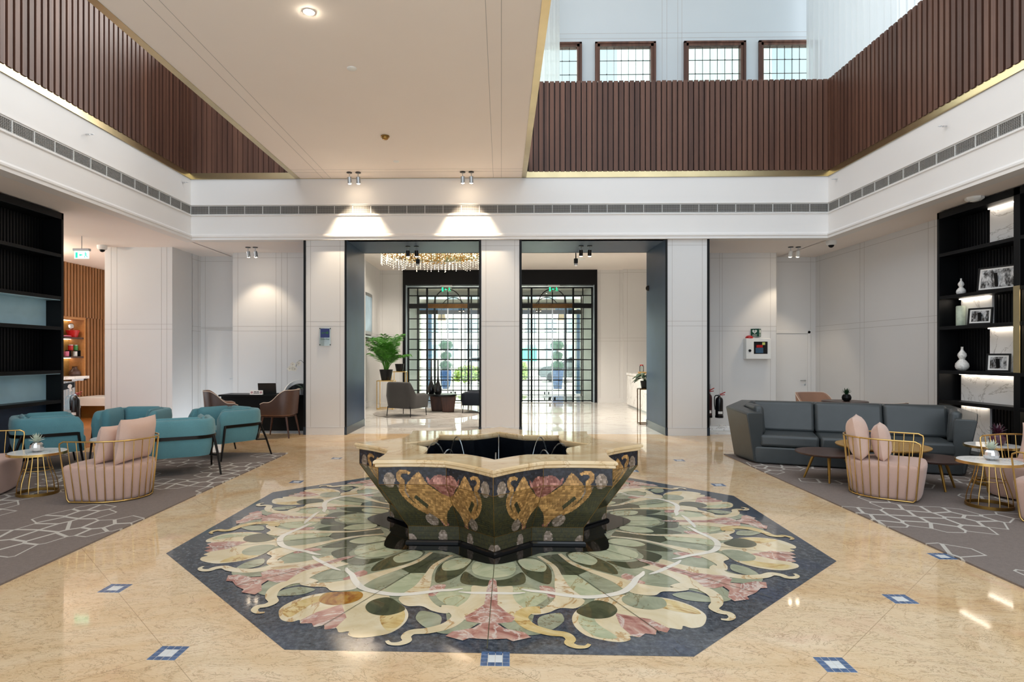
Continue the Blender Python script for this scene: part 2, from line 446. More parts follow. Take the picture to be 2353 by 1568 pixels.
for k in range(8):
    r0 = 45*k; a = ['palesage', 'sage'][k % 2]
    shape(bigfull, 'cream', True, 4, r0, z=z0+2*dz)
    shape([(2.12, 20), (2.28, 18.6), (2.40, 18.6), (2.43, 19.4), (2.40, 20.6), (2.43, 21.6), (2.39, 22.5), (2.43, 23.4), (2.40, 24.4), (2.26, 23.8)], 'rose', False, rotdeg=r0, z=z0+3*dz)
    shape([(2.0, 27), (2.2, 28.5), (2.33, 31.5), (2.2, 32.3), (2.05, 30.5)], 'creamdeep', True, 6, r0, z=z0+3*dz)
    shape([(2.0, 17.5), (2.2, 15.8), (2.4, 16.6), (2.36, 14), (2.2, 13.2), (2.08, 14.5)], 'creamdeep' if k % 2 else 'palesage', True, 6, r0, z=z0+3*dz)
    for mi in (False, True):
        r1 = r0
        # ovals at the root of the big petal
        shape([(2.05, 14.2), (1.97, 16.5), (1.92, 19.4), (1.99, 21.3), (2.09, 20.9), (2.16, 18.6), (2.15, 15.8)], 'amber' if (k == 7 and not mi) else ('olive' if k % 2 == 0 else 'sage'), True, 6, r1, mi, z0+4*dz)
        # olive leaves and pale ovals round the fountain
        shape([(1.08, 8.6), (1.08, 15.5), (1.28, 17.6), (1.48, 15.5), (1.6, 13), (1.45, 9.5), (1.25, 8.4)], 'olive', True, 6, r1, mi, z0+2*dz)
        shape([(1.11, 9), (1.10, 15), (1.24, 17.2), (1.37, 14.6), (1.30, 9.8)], 'palesage', True, 6, r1, mi, z0+3*dz)
        shape([(1.06, 18.5), (1.3, 19.5), (1.5, 18.0), (1.52, 22.5), (1.05, 22.5)], 'olive', False, rotdeg=r1, mirror=mi, z=z0+2*dz)
        shape([(1.46, 18.6), (1.84, 15.6), (1.86, 22.3), (1.5, 22.3)], 'sage' if k % 2 else 'palesage', False, rotdeg=r1, mirror=mi, z=z0+3*dz)
        # root of the tendrils
        shape([(1.82, 15.5), (1.7, 16.5), (1.72, 13.6), (1.83, 12.3), (1.95, 9.5), (2.0, 6.6), (2.05, 7.2), (2.03, 9.6), (1.98, 12.0), (2.0, 14.5), (1.94, 16.8), (1.88, 17.4)], 'cream', True, 6, r1, mi, z0+5*dz)
        ribbon([(1.06, 17.8), (1.28, 19.0), (1.46, 17.6), (1.68, 15.6), (1.84, 15.4)], [.03, .04, .05, .10, .15], 'cream', r1, mi, z0+5*dz)
        ribbon([(1.99, 8.5), (1.99, 6.4), (2.08, 4.9), (2.2, 5.9), (2.28, 8.2), (2.315, 10.2), (2.37, 10.6), (2.415, 10.1), (2.455, 10.7), (2.465, 11.8), (2.44, 12.5)],
               [.10, .09, .085, .08, .07, .06, .055, .05, .04, .028, .02], 'creamdeep' if (k+mi) % 3 == 0 else 'cream', r1, mi, z0+7*dz)
        shape([(2.04, 11.2), (2.08, 7.9), (2.2, 7.2), (2.25, 8.6), (2.17, 10.9), (2.1, 11.6)], 'sage', True, 6, r1, mi, z0+4*dz)
        shape([(2.09, 1.0), (2.13, 4.0), (2.27, 7.4), (2.3, 5.0), (2.22, 2.6)], 'sage', True, 6, r1, mi, z0+5*dz)
        shape([(1.62, 10.9), (1.66, 13.6), (1.79, 13.2), (1.82, 11.6), (1.74, 10.6)], 'rose', True, 6, r1, mi, z0+3*dz)
        shape([(1.63, 4.6), (1.66, 9.2), (1.79, 11.2), (1.92, 8.2), (1.97, 5.2), (1.85, 3.9)], 'sage' if k % 2 else 'palesage', True, 6, r1, mi, z0+3*dz)
    # vase motif on the middle of each side
    shape([(1.36, 8.4), (1.57, 7.4), (1.60, 0), (1.57, -7.4), (1.36, -8.4), (1.47, -4), (1.5, 0), (1.47, 4)], 'olive', True, 6, r0, z=z0+3*dz)
    shape([(1.13, -6), (1.24, -7.2), (1.4, -5.2), (1.46, 0), (1.4, 5.2), (1.24, 7.2), (1.13, 6), (1.12, 0)], 'palesage', True, 6, r0, z=z0+4*dz)
    shape([(1.62, -1.6), (1.61, -4.6), (1.75, -4.3), (1.86, -4.7), (1.98, -6.0), (2.08, -5.8), (2.12, -3.6), (2.06, 0), (2.12, 3.6), (2.08, 5.8), (1.98, 6.0), (1.86, 4.7), (1.75, 4.3), (1.61, 4.6), (1.62, 1.6), (1.55, 0)], 'cream', True, 5, r0, z=z0+6*dz)
    shape([(1.46, 0), (1.52, .9), (1.7, 1.2), (1.9, 1.2), (2.0, 2.6), (2.08, 4.0), (2.14, 3.4), (2.16, 1.2), (2.22, 2.2), (2.27, 4.9), (2.33, 5.6), (2.37, 3.2), (2.34, 2.4), (2.35, 0),
           (2.34, -2.4), (2.37, -3.2), (2.33, -5.6), (2.27, -4.9), (2.22, -2.2), (2.16, -1.2), (2.14, -3.4), (2.08, -4.0), (2.0, -2.6), (1.9, -1.2), (1.7, -1.2), (1.52, -.9)], 'rose', False, rotdeg=r0, z=z0+7*dz)
    # white interlaced band
    ribbon([(1.665, 6.4), (1.70, 8.5), (1.73, 11.2), (1.80, 14.6), (1.865, 18.5), (1.88, 22.5), (1.865, 26.5), (1.80, 30.4), (1.73, 33.8), (1.70, 36.5), (1.665, 38.6)], [.012, .035, .04, .045, .05, .05, .05, .045, .04, .035, .012], 'bandwhite', r0, False, z0+8*dz)
    ribbon([(1.725, -7), (1.73, -4), (1.725, 0), (1.73, 4), (1.725, 7)], [.012, .034, .036, .034, .012], 'bandwhite', r0, False, z0+8*dz)
    # fine joint lines of the slabs
    for a in (0, 22.5):
        ribbon([(1.1, a), (1.6, a), (2.1, a), (2.45, a)], [.004]*4, 'olive', r0, False, z0+9*dz)
sb = []
for k in range(16):
    rr = 1.20 if k % 2 == 0 else .985
    sb.append((rr, 22.5*k))
    sb.append((1.085 if k % 2 == 0 else 1.085, 22.5*k+11.25))
shape(sb, 'blackstone', True, 4, 0, z=z0+9*dz)
med = struct(MED.build('floor_medallion', [M[n] for n in MATN], smooth=0, loc=(OC.x, OC.y, 0), rot=(0, 0, rt)))

# ---------------------------------------------------------- fountain
FC = Vector((-.035, 5.53, 0))
def star_dir(t):
    """unit star (tip radius 1) outline, t in 0..16 (even integer = tip, first one towards the camera)"""
    k = int(math.floor(t)); f = t-k
    def P(i):
        r = 1.0 if i % 2 == 0 else .7654
        a = -PI/2+i*PI/8
        return Vector((r*cos(a), r*sin(a)))
    p = P(k).lerp(P(k+1), f)
    return p
def star_curved(t, sag):
    p = star_dir(t); f = t-math.floor(t)
    return p*(1-sag*4*f*(1-f))
fount = thing('fountain', 'star-shaped mosaic fountain with golden marble rim in the middle of the lobby', 'fountain', FC, rt)
NS = 8
M['rimstone'] = stone('golden_rim_marble', ['d6b787', 'e0c59a', 'e9d5b2'], .07, 2, 2, 'b48a58', 2.0, vw=.012)
prof = [(.655, .70), (.99, .70), (1.0, .692), (1.002, .678), (.995, .671), (.985, .668), (.987, .65), (.975, .643), (.665, .643), (.655, .655), (.648, .672), (.648, .692)]
rings = []
for i in range(16*NS):
    d = star_curved(i/NS, .022)
    rings.append([(d.x*s*1.31, d.y*s*1.31, z) for s, z in prof])
B().loft(rings, False, True).build('rim', M['rimstone'], fount, smooth=25)
# mosaic body
def inpoly(U, V, poly):
    ins = np.zeros(U.shape, bool); n = len(poly)
    for i in range(n):
        x1, y1 = poly[i]; x2, y2 = poly[(i+1) % n]
        if y1 == y2: continue
        c = ((y1 > V) != (y2 > V)) & (U < (x2-x1)*(V-y1)/(y2-y1)+x1)
        ins ^= c
    return ins
def nearline(U, V, pts, wid):
    P = catmull(pts, 10, False); m = np.zeros(U.shape, bool)
    for i in range(len(P)-1):
        ax, ay = P[i]; bx, by = P[i+1]
        dx, dy = bx-ax, by-ay; L = dx*dx+dy*dy+1e-12
        t = np.clip(((U-ax)*dx+(V-ay)*dy)/L, 0, 1)
        w = wid*(.55+.45*min(1, 3*min((i+1)/len(P), 1-i/len(P)*.6)))
        m |= (U-ax-t*dx)**2+(V-ay-t*dy)**2 < w*w
    return m
def motif(U, Z):
    u = U; v = Z/.542       # u in face lengths, heights in the same unit
    sc = lambda pts: [(a, c/.542) for a, c in pts]
    cat = np.where(Z > .505, 0, 1)                      # 0 dark blue, 1 green
    def put(mask, k): cat[mask] = k
    ell = lambda cx, cz, rx, rz: ((u-cx)/rx)**2+((Z-cz)/rz)**2 < 1
    put(ell(.84, .545, .085, .06) & (Z > .47), 4)
    put(inpoly(u, v, sc([(.74, .50), (.62, .52), (.60, .42), (.66, .40), (.74, .46)])), 4)
    put(ell(.46, .20, .11, .055), 4)
    put(ell(.97, .02, .13, .06), 4); put(ell(.32, .05, .09, .06), 4)
    put(inpoly(u, v, sc([(.34, .235), (.22, .24), (.18, .15), (.28, .14)])), 3)
    G = [(.43, .605), (.36, .58), (.30, .53), (.13, .44), (-.02, .40), (-.02, .35), (.07, .30), (.148, .25), (.24, .14), (.31, .20), (.50, .285), (.60, .35), (.645, .42), (.62, .48), (.56, .53)]
    put(inpoly(u, v, catmull(sc(G), 5)), 2)
    put(inpoly(u, v, sc([(.58, .40), (.52, .42), (.40, .33), (.45, .30)])), 1)
    put(inpoly(u, v, sc([(.30, .585), (.24, .545), (.19, .575), (.1, .59), (0, .575), (-.02, .575), (-.02, .40), (.1, .43), (.2, .49), (.28, .53)])), 3)
    put(nearline(u, v, sc([(.55, .60), (.63, .612), (.70, .595), (.69, .555), (.645, .53), (.67, .49), (.71, .45), (.69, .38), (.60, .31), (.49, .27)]), .038), 2)
    put((Z < .135) & (u < .02+.1), 1)
    return cat
PAL = np.array([srgb('1d2029')[:3], srgb('565237')[:3], srgb('a67d4c')[:3], srgb('94584e')[:3], srgb('8f7e6c')[:3]])
PAL2 = np.array([srgb('2d313b')[:3], srgb('35362a')[:3], srgb('c79a60')[:3], srgb('b98478')[:3], srgb('a8978a')[:3]])
levels = [(0, .975), (.14, .985), (.51, 1.262), (.645, 1.262)]
zz = np.concatenate([np.linspace(0, .14, 19)[:-1], np.linspace(.14, .51, 61)[:-1], np.linspace(.51, .645, 20)])
NU = 72; NZ = len(zz)-1
rad = np.interp(zz, [a for a, _ in levels], [c for _, c in levels])
allv = []; allf = []; allc = []
uc = (np.arange(NU)+.5)/NU; zc = (zz[1:]+zz[:-1])/2
U, Zg = np.meshgrid(uc, zc)
cat = motif(U, Zg)
rng = np.random.default_rng(5)
for k in range(16):
    tip, notch = star_dir(2*(k//2) if k % 2 == 0 else 2*(k//2)+2), star_dir(2*(k//2)+1)
    # face k: notch index n=2*(k//2)+1, tip on either side
    uu = np.linspace(0, 1, NU+1)
    px = notch.x+(tip.x-notch.x)*uu; py = notch.y+(tip.y-notch.y)*uu
    X = np.outer(rad, px); Y = np.outer(rad, py); Zv = np.outer(zz, np.ones(NU+1))
    o = sum(len(a) for a in allv)
    allv.append(np.stack([X, Y, Zv], -1).reshape(-1, 3))
    i, j = np.meshgrid(np.arange(NU), np.arange(NZ)); w = NU+1
    q = np.stack([j*w+i, j*w+i+1, (j+1)*w+i+1, (j+1)*w+i], -1).reshape(-1, 4)+o
    if k % 2 == 0: q = q[:, ::-1]
    allf.append(q)
    # tesserae: rows of stones, each with its own shade
    row = (zc/.019).astype(int); shift = (row*37 % 11)/11
    tid = (U*24+shift[:, None]).astype(int)
    jit = rng.random((60, 40))[np.repeat((row % 60)[:, None], NU, 1), tid % 40]
    col = PAL[cat]*(1-jit[..., None])+PAL2[cat]*jit[..., None]
    col = col*(.74+.48*jit[..., None]**2)
    grout = (np.abs((zc/.019) % 1-.06) < .08)[:, None] | (np.abs((U*24+shift[:, None]) % 1-.06) < .07)
    col = np.where((grout & (cat != 0))[..., None], col*.76, col)
    allc.append(np.concatenate([col.reshape(-1, 3), np.ones((NU*NZ, 1))], 1))
av = np.concatenate(allv); af = np.concatenate(allf); ac = np.concatenate(allc)
me = D.meshes.new('mosaic_body'); me.from_pydata(av.tolist(), [], af.tolist())
at = me.attributes.new('stone_colour', 'FLOAT_COLOR', 'FACE'); at.data.foreach_set('color', ac.astype(np.float32).ravel())
t = NT('mosaic_stone'); an = t.node('Attribute'); an.attribute_name = 'stone_colour'
v = t.coords(); nn = t.noise(v, 60, 4, .7)
M['mosaic'] = t.set(t.mix(.35, an.outputs['Color'], t.mix(1.0, an.outputs['Color'], t.ramp(nn, [(.3, .55), (.7, 1.5)]), 'MULTIPLY')), .22, 0, .5)
me.materials.append(M['mosaic']); me.update()
o = D.objects.new('mosaic_body', me); C.objects.link(o); o.parent = fount
# pale joint lines along the edges of the body and black base moulding
b = B()
for k in range(16):
    d = star_dir(k)
    b.tube([(d.x*(r+.001), d.y*(r+.001), z) for z, r in levels], .0022, 5)
for z, r in ((.14, .986), (.51, 1.263)):
    b.tube([(star_dir(k).x*r, star_dir(k).y*r, z) for k in range(16)], .0018, 5, True)
b.build('edge_joint', M['golddark'], fount)
def star_loop(r, z, n=2): return [(star_dir(i/n).x*r, star_dir(i/n).y*r, z) for i in range(16*n)]
prof = [(1.01, 0), (1.01, .016), (.998, .028), (.985, .032), (.975, .0)]
B().loft([[(star_dir(i/2).x*r, star_dir(i/2).y*r, z) for r, z in prof] for i in range(32)], False, True).build('base_moulding', M['blackstone'], fount, smooth=30)
# basin
M['basin'] = plain('basin_granite', '0a0e14', .12, var=.4, scale=40)
prof = [(.87, .645), (.83, .642), (.80, .30), (.0, .28)]
rings = [star_loop(r, z, 1) for r, z in ((.99, .642), (.865, .642), (.84, .36), (.02, .34))]
B().loft(rings, False).build('basin', M['basin'], fount, smooth=20)
M['pool'] = plain('dark_water', '070b10', .03, var=.2, spec=.6)
B().add([(p[0], p[1], .43) for p in star_loop(.846, 0, 1)], [tuple(range(16))]).build('water_surface', M['pool'], fount, smooth=0)
for k in range(8):
    a = -PI/2+k*PI/4
    pts = []
    for i in range(15):
        s = i/14; rr = .70-.26*s
        pts.append((rr*cos(a), rr*sin(a), .44+.265*4*s*(1-s)))
    B().tube(pts, [.0065-.003*(i/14) for i in range(15)], 6).build('water_jet', M['water'], fount)

# ---------------------------------------------------------- atrium bands
FY = 11.4; FXL, FXR = -5.86, 6.06; ZS = 3.69; ZG = 4.82; ZP = 6.63
YB = -1.2
def fascia_profile(o):  # (offset towards the atrium, z)
    return [(-.18, ZS-.02), (.03, ZS-.02), (.03, ZS+.02), (.045, ZS+.035), (.045, ZS+.06), (.02, ZS+.075), (0, ZS+.10), (0, 4.125), (.02, 4.13), (.02, 4.15), (0, 4.155), (-.03, 4.155), (-.03, 4.325), (0, 4.325), (.012, 4.33), (.012, 4.345), (0, 4.35), (0, ZG), (-.18, ZG)]
pr = fascia_profile(0)
ring = [[(FXL+a, YB, z) for a, z in pr], [(FXL+a, FY-a, z) for a, z in pr], [(FXR-a, FY-a, z) for a, z in pr], [(FXR-a, YB, z) for a, z in pr]]
struct(B().loft(ring).build('wall_fascia', M['fascia'], smooth=20))
# brass strip
pb = [(-.1, ZG), (.02, ZG), (.02, ZG+.012), (-.005, ZG+.014), (-.015, ZG+.125), (-.1, ZG+.125)]
ring = [[(FXL+a, YB, z) for a, z in pb], [(FXL+a, FY-a, z) for a, z in pb], [(FXR-a, FY-a, z) for a, z in pb], [(FXR-a, YB, z) for a, z in pb]]
struct(B().loft(ring).build('trim_brass', M['brass'], smooth=0))
# air grilles in the fascia
def grille(name, label, p0, p1, n_in):
    L = (Vector(p1)-Vector(p0)).length; d = (Vector(p1)-Vector(p0)).normalized()
    ang = math.atan2(d.y, d.x)
    t = thing(name, label, 'vent', (p0[0], p0[1], 4.16), ang, 'linear air grilles under the balcony')
    f = B(); k = max(1, round(L/.345)); st = L/k
    for i in range(k+1): f.box(i*st-.004, i*st+.004, -.004, .02, 0, .16)
    f.box(0, L, -.004, .02, 0, .006); f.box(0, L, -.004, .02, .154, .16)
    f.build('frame', M['whiteplastic'], t, smooth=0)
    l = B()
    for i in range(8):
        z = .016+i*.0183; l.add([(0, -.002, z), (L, -.002, z), (L, .014, z+.004), (0, .014, z+.004), (0, -.002, z+.0045), (L, -.002, z+.0045), (L, .014, z+.0085), (0, .014, z+.0085)],
              [(0, 1, 2, 3), (7, 6, 5, 4), (0, 4, 5, 1), (2, 6, 7, 3)])
    for i in range(int(L/.03)): l.box(i*.03-.001, i*.03+.001, .004, .014, 0, .16)
    l.build('louvres', M['grillegrey'], t, smooth=0)
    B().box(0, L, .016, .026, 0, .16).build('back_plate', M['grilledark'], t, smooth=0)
M['grillegrey'] = plain('grille_grey', 'b3b0ab', .5, var=.03)
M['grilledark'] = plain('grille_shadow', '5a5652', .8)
grille('air_grille', 'long grey air grille in the far fascia above the two portals', (FXL-.0, FY+.002), (FXR+.0, FY+.002), 0)
grille('air_grille', 'long grey air grille in the left fascia above the black bookcase', (FXL-.002, 3.0), (FXL-.002, FY), 0)
grille('air_grille', 'long grey air grille in the right fascia above the grey sofa', (FXR+.002, FY), (FXR+.002, 3.0), 0)

# slatted parapets
def slats_y(name, x0, x1, y, z0, z1, pitch, wid, dep, m1, m2, sgn=-1):
    b = B().box(x0, x1, y, y+.05, z0, z1-.012, 1)
    n = int((x1-x0)/pitch)
    for i in range(n):
        x = x0+(i+.5)*(x1-x0)/n
        b.box(x-wid/2, x+wid/2, y-dep, y+.004, z0, z1-(.0 if i % 2 else .006), 0)
    return struct(b.build(name, [m1, m2], smooth=0))
def slats_x(name, y0, y1, x, z0, z1, pitch, wid, dep, m1, m2, sgn=1):
    """sgn=+1: slats look towards +X"""
    b = B().box(*sorted((x, x-.05*sgn)), y0, y1, z0, z1-.012, 1)
    n = int((y1-y0)/pitch)
    for i in range(n):
        y = y0+(i+.5)*(y1-y0)/n
        b.box(*sorted((x-.004*sgn, x+dep*sgn)), y-wid/2, y+wid/2, z0, z1-(.0 if i % 2 else .006), 0)
    return struct(b.build(name, [m1, m2], smooth=0))
def slat_mat():
    t = NT('walnut_slats'); v = t.coords((14, 14, .8)); n = t.noise(v, 1.4, 6, .6, .5)
    v2 = t.coords((9.5, 9.5, 0.01)); n2 = t.noise(v2, 1.0, 1)
    c = t.ramp(n, [(.3, srgb('4d3329')), (.7, srgb('6b4a3c'))])
    c = t.mix(.5, c, t.ramp(n2, [(.32, srgb('422b23')), (.5, srgb('5f4134')), (.68, srgb('7b5746'))]))
    return t.set(c, .5, 0, .35)
M['slatm'] = slat_mat()
zb = ZG+.12
slats_y('wall_parapet_far', .3, FXR+.1, FY+.045, zb, ZP, .098, .078, .04, M['slatm'], M['slatback'])
slats_y('wall_parapet_far_left', FXL-.1, -3.6, FY+.045, zb, 7.4, .098, .088, .03, M['slatm'], M['slatback'])
slats_x('wall_parapet_right', YB, FY+.04, FXR+.045, zb, ZP, .11, .072, .045, M['slatm'], M['slatback'], -1)
slats_x('wall_parapet_left', YB, FY+.04, FXL-.045, zb, 8.2, .11, .072, .045, M['slatm'], M['slatback'], 1)

# bridge slab and its brass edges
BX0, BX1 = -3.78, .38
b = B().box(BX0, BX1, YB, FY+.03, 4.825, 5.15, 0)
for x in (-3.35, -3.2, -.15, .0): b.box(x-.003, x+.003, YB, FY, 4.8237, 4.83, 1)
for y in (10.85, 11.0): b.box(BX0, BX1, y-.003, y+.003, 4.8237, 4.83, 1)
struct(b.build('ceiling_bridge', [M['ceil'], M['joint']], smooth=0))
struct(B().box(-9, 9, 7.4, 15.6, 11.2, 11.4).build('sky_shield_upper', M['ceil'], smooth=0))  # unseen slab added to keep sky light off the upper wall
struct(B().box(BX0-.09, BX0, YB, FY+.03, 4.82, 5.16).build('trim_bridge_left', M['brass'], smooth=0))
struct(B().box(BX1, BX1+.085, YB, FY+.03, 4.82, 5.16).build('trim_bridge_right', M['brass'], smooth=0))

# soffit ring
struct(B().box(-12, FXL-.1, YB, 16.2, ZS, ZS+.12).build('ceiling_left', M['ceil'], smooth=0))
struct(B().box(FXR+.1, 8.4, YB, 14.2, ZS, ZS+.12).build('ceiling_right', M['ceil'], smooth=0))
struct(B().box(FXL-.12, -3.72, FY+.1, 14.2, ZS, ZS+.12).build('ceiling_far_left', M['ceil'], smooth=0))
struct(B().box(3.84, FXR+.12, FY+.1, 14.2, ZS, ZS+.12).build('ceiling_far_right', M['ceil'], smooth=0))

# pillars of the far side and the navy portals
HP = 3.67; PH = (.0015, 2.05, 2.14, 3.56); Y1 = 11.44; Y2 = 12.87
def pillar(name, x0, x1):
    b = B().box(x0, x1, Y1, Y2, 0, HP, 0)
    for z in PH[1:]: b.box(x0, x1, Y1-.0015, Y1+.01, z-.003, z+.003, 1)
    for x in (x0+.09, x1-.09): b.box(x-.003, x+.003, Y1-.0015, Y1+.01, .14, HP, 1)
    b.box(x0-.0, x1+.0, Y1-.014, Y1+.02, 0, .145, 0)
    b.box(x0, x1, Y1-.016, Y1+.02, .135, .14, 1)
    return struct(b.build(name, [M['wall'], M['joint']], smooth=0))
pillar('wall_pillar_left', -3.69, -2.95); pillar('wall_pillar_middle', -.38, .34); pillar('wall_pillar_right', 3.10, 3.84)
def cladding(name, x0, x1, edge_side):
    # navy side lining with a black front edge and a black plinth
    b = B().box(x0, x1, Y1-.012, Y2+.05, 0, HP, 0)
    b.box(x0-.001, x1+.001, Y1-.014, Y1+.0, 0, HP, 1)
    b.box(x0-.006, x1+.006, Y1-.016, Y2+.06, 0, .15, 2)
    return struct(b.build(name, [M['navy'], M['black'], M['navyplinth']], smooth=0))
M['navyplinth'] = plain('navy_plinth', '2a3440', .25, var=.1)
cladding('trim_portal_left', -2.95, -2.915, 1); cladding('trim_pillar_left', -.42, -.38, 1); cladding('trim_pillar_right', .34, .38, 1)
cladding('trim_portal_right', 3.065, 3.10, 1)
cladding('trim_far_left', -3.73, -3.69, 1); cladding('trim_far_right', 3.84, 3.88, 1)
struct(B().box(-2.95, 3.10, Y1-.01, Y2+.05, HP, HP+.15).build('ceiling_portal', M['navy'], smooth=0))

# recessed walls beside the portals
HL = (2.02, 2.12, 3.58)
wall_y('wall_far_left_outer', -8.03, -6.65, 12.2, 0, ZS, .8, (-7.9, -7.78, -6.87, -6.76), (2.03, 2.13), base=.14)
wall_x('wall_far_left_return', 12.99, 13.5, -6.65, 0, ZS, .5, -1, (13.25,), (2.03, 2.13, 3.58), base=.14)
wall_y('wall_far_left_recess', -6.66, -5.7, 13.37, 0, ZS, .12, (-6.55,), (2.09, 2.12, 3.58), base=.14)
wall_y('wall_far_left_desk', -5.73, -3.7, 12.9, 0, ZS, .6, (-5.62, -4.80, -4.68, -4.56), HL, base=.14)
wall_y('wall_far_right_front', 3.85, 5.87, 13.1, 0, ZS, .7, (4.46, 4.66, 4.72, 5.74, 5.86), HL, base=.14)
wall_y('wall_far_right_recess', 5.87, 7.1, 13.68, 0, ZS, .12, (6.88,), (3.58,), base=.14)
wall_x('wall_right', YB, 13.75, 6.99, 0, ZS, .15, 1, (12.0, 11.86, 10.1, 9.96, 13.5), (2.03, 2.14, 3.58), base=.14)
wall_x('wall_left', YB, 6.3, -7.02, 0, ZS, .15, -1)
# oak slat wall far left, with its recessed niche (built as pieces round the opening)
XW = -10.2
NB = dict(y0=12.6, y1=14.78, z0=.98, z1=2.42)
def oak(name, y0, y1, z0, z1): slats_x(name, y0, y1, XW, z0, z1, .105, .066, .035, M['oakslat'], M['oakback'], 1)
oak('wall_oak_upper', 10.5, 15.48, NB['z1'], ZS); oak('wall_oak_side', NB['y1'], 15.48, 0, NB['z1']); oak('wall_oak_lower', 10.5, NB['y1'], 0, NB['z0']-.09)
wall_y('wall_oak_end', -12, -8.0, 15.48, 0, ZS, .12)
# ------------------------------------------------------------ carpets
def carpet_mat():
    t = NT('patterned_carpet'); v = t.coords()
    n = t.noise(v, 240, 2, .8); n2 = t.noise(v, 40, 3, .7)
    base = t.mix(.5, t.ramp(n, [(.3, srgb('6a605b')), (.7, srgb('968b84'))]), t.ramp(n2, [(.3, srgb('766b66')), (.7, srgb('8c817b'))]))
    vd = t.coords((5.0, 4.2, 0.001), (0, 0, R(14)))
    ws = t.noise(vd, 1.2, 2)
    e = t.node('TexVoronoi', feature='DISTANCE_TO_EDGE', voronoi_dimensions='2D'); e.inputs['Scale'].default_value = 1; e.inputs['Randomness'].default_value = .62
    f = t.node('TexVoronoi', feature='F1', voronoi_dimensions='2D'); f.inputs['Scale'].default_value = 1; f.inputs['Randomness'].default_value = .62
    t.link(vd, e.inputs['Vector']); t.link(vd, f.inputs['Vector'])
    m = t.node('TexNoise'); m.inputs['Scale'].default_value = .27; m.inputs['Detail'].default_value = 0
    t.link(f.outputs['Position'], m.inputs['Vector'])
    near = t.math('GREATER_THAN', m.outputs['Fac'], .525)
    line = t.math('LESS_THAN', e.outputs['Distance'], .07)
    mask = t.math('MULTIPLY', near, line)
    pale = t.ramp(n, [(.3, srgb('b7b2aa')), (.7, srgb('d2cec6'))])
    t.set(t.mix(mask, base, pale), .95, 0, .15); t.bump(n, .5, .006)
    return t.mat
M['carpet'] = carpet_mat()
for nm, x0, x1, lb in (('carpet', -6.68, -3.26, 'grey carpet with pale hexagon flowers under the teal chairs'), ('carpet', 3.355, 6.64, 'grey carpet with pale hexagon flowers under the grey sofa')):
    o = B().box(x0, x1, .8, 9.25, .0, .013).build(nm, M['carpet'], smooth=0)
    tag(o, lb, 'carpet')
ZC = .0135

# ------------------------------------------------------------ path helpers
def upath(w, xf, xb, r, n=8, m=4):
    """U seen from above, open towards +X: list of (point, outward normal, arc length)"""
    P = []
    for i in range(m): P.append((xf+(xb+r-xf)*i/m, w, 0, 1))
    for i in range(n+1):
        a = PI/2+PI/2*i/n; P.append((xb+r+r*cos(a), w-r+r*sin(a), cos(a), sin(a)))
    k = max(2, m)
    if w > r+1e-4:
        for i in range(1, k): P.append((xb, w-r-(2*(w-r))*i/k, -1, 0))
        a0 = 0
    else: a0 = 1
    for i in range(a0, n+1):
        a = PI+PI/2*i/n; P.append((xb+r+r*cos(a), -w+r+r*sin(a), cos(a), sin(a)))
    for i in range(1, m+1): P.append((xb+r+(xf-xb-r)*i/m, -w, 0, -1))
    out = []; L = 0
    for i, p in enumerate(P):
        if i: L += math.hypot(p[0]-P[i-1][0], p[1]-P[i-1][1])
        out.append((Vector((p[0], p[1])), Vector((p[2], p[3])), L))
    return out
def sweep(path, section, b=None, mi=0):
    """section(i, s, total) -> [(offset, z)...]"""
    b = b or B(); T = path[-1][2]; rings = []
    for i, (p, n, s) in enumerate(path):
        rings.append([(p.x+n.x*o, p.y+n.y*o, z) for o, z in section(s, T)])
    return b.loft(rings, True, False, mi)
def resample(path, n):
    T = path[-1][2]; out = []; j = 0
    for k in range(n):
        s = T*k/(n-1)
        while j < len(path)-2 and path[j+1][2] < s: j += 1
        a, c = path[j], path[j+1]; f = (s-a[2])/max(c[2]-a[2], 1e-9)
        out.append((a[0].lerp(c[0], f), a[1].lerp(c[1], f).normalized(), s))
    return out

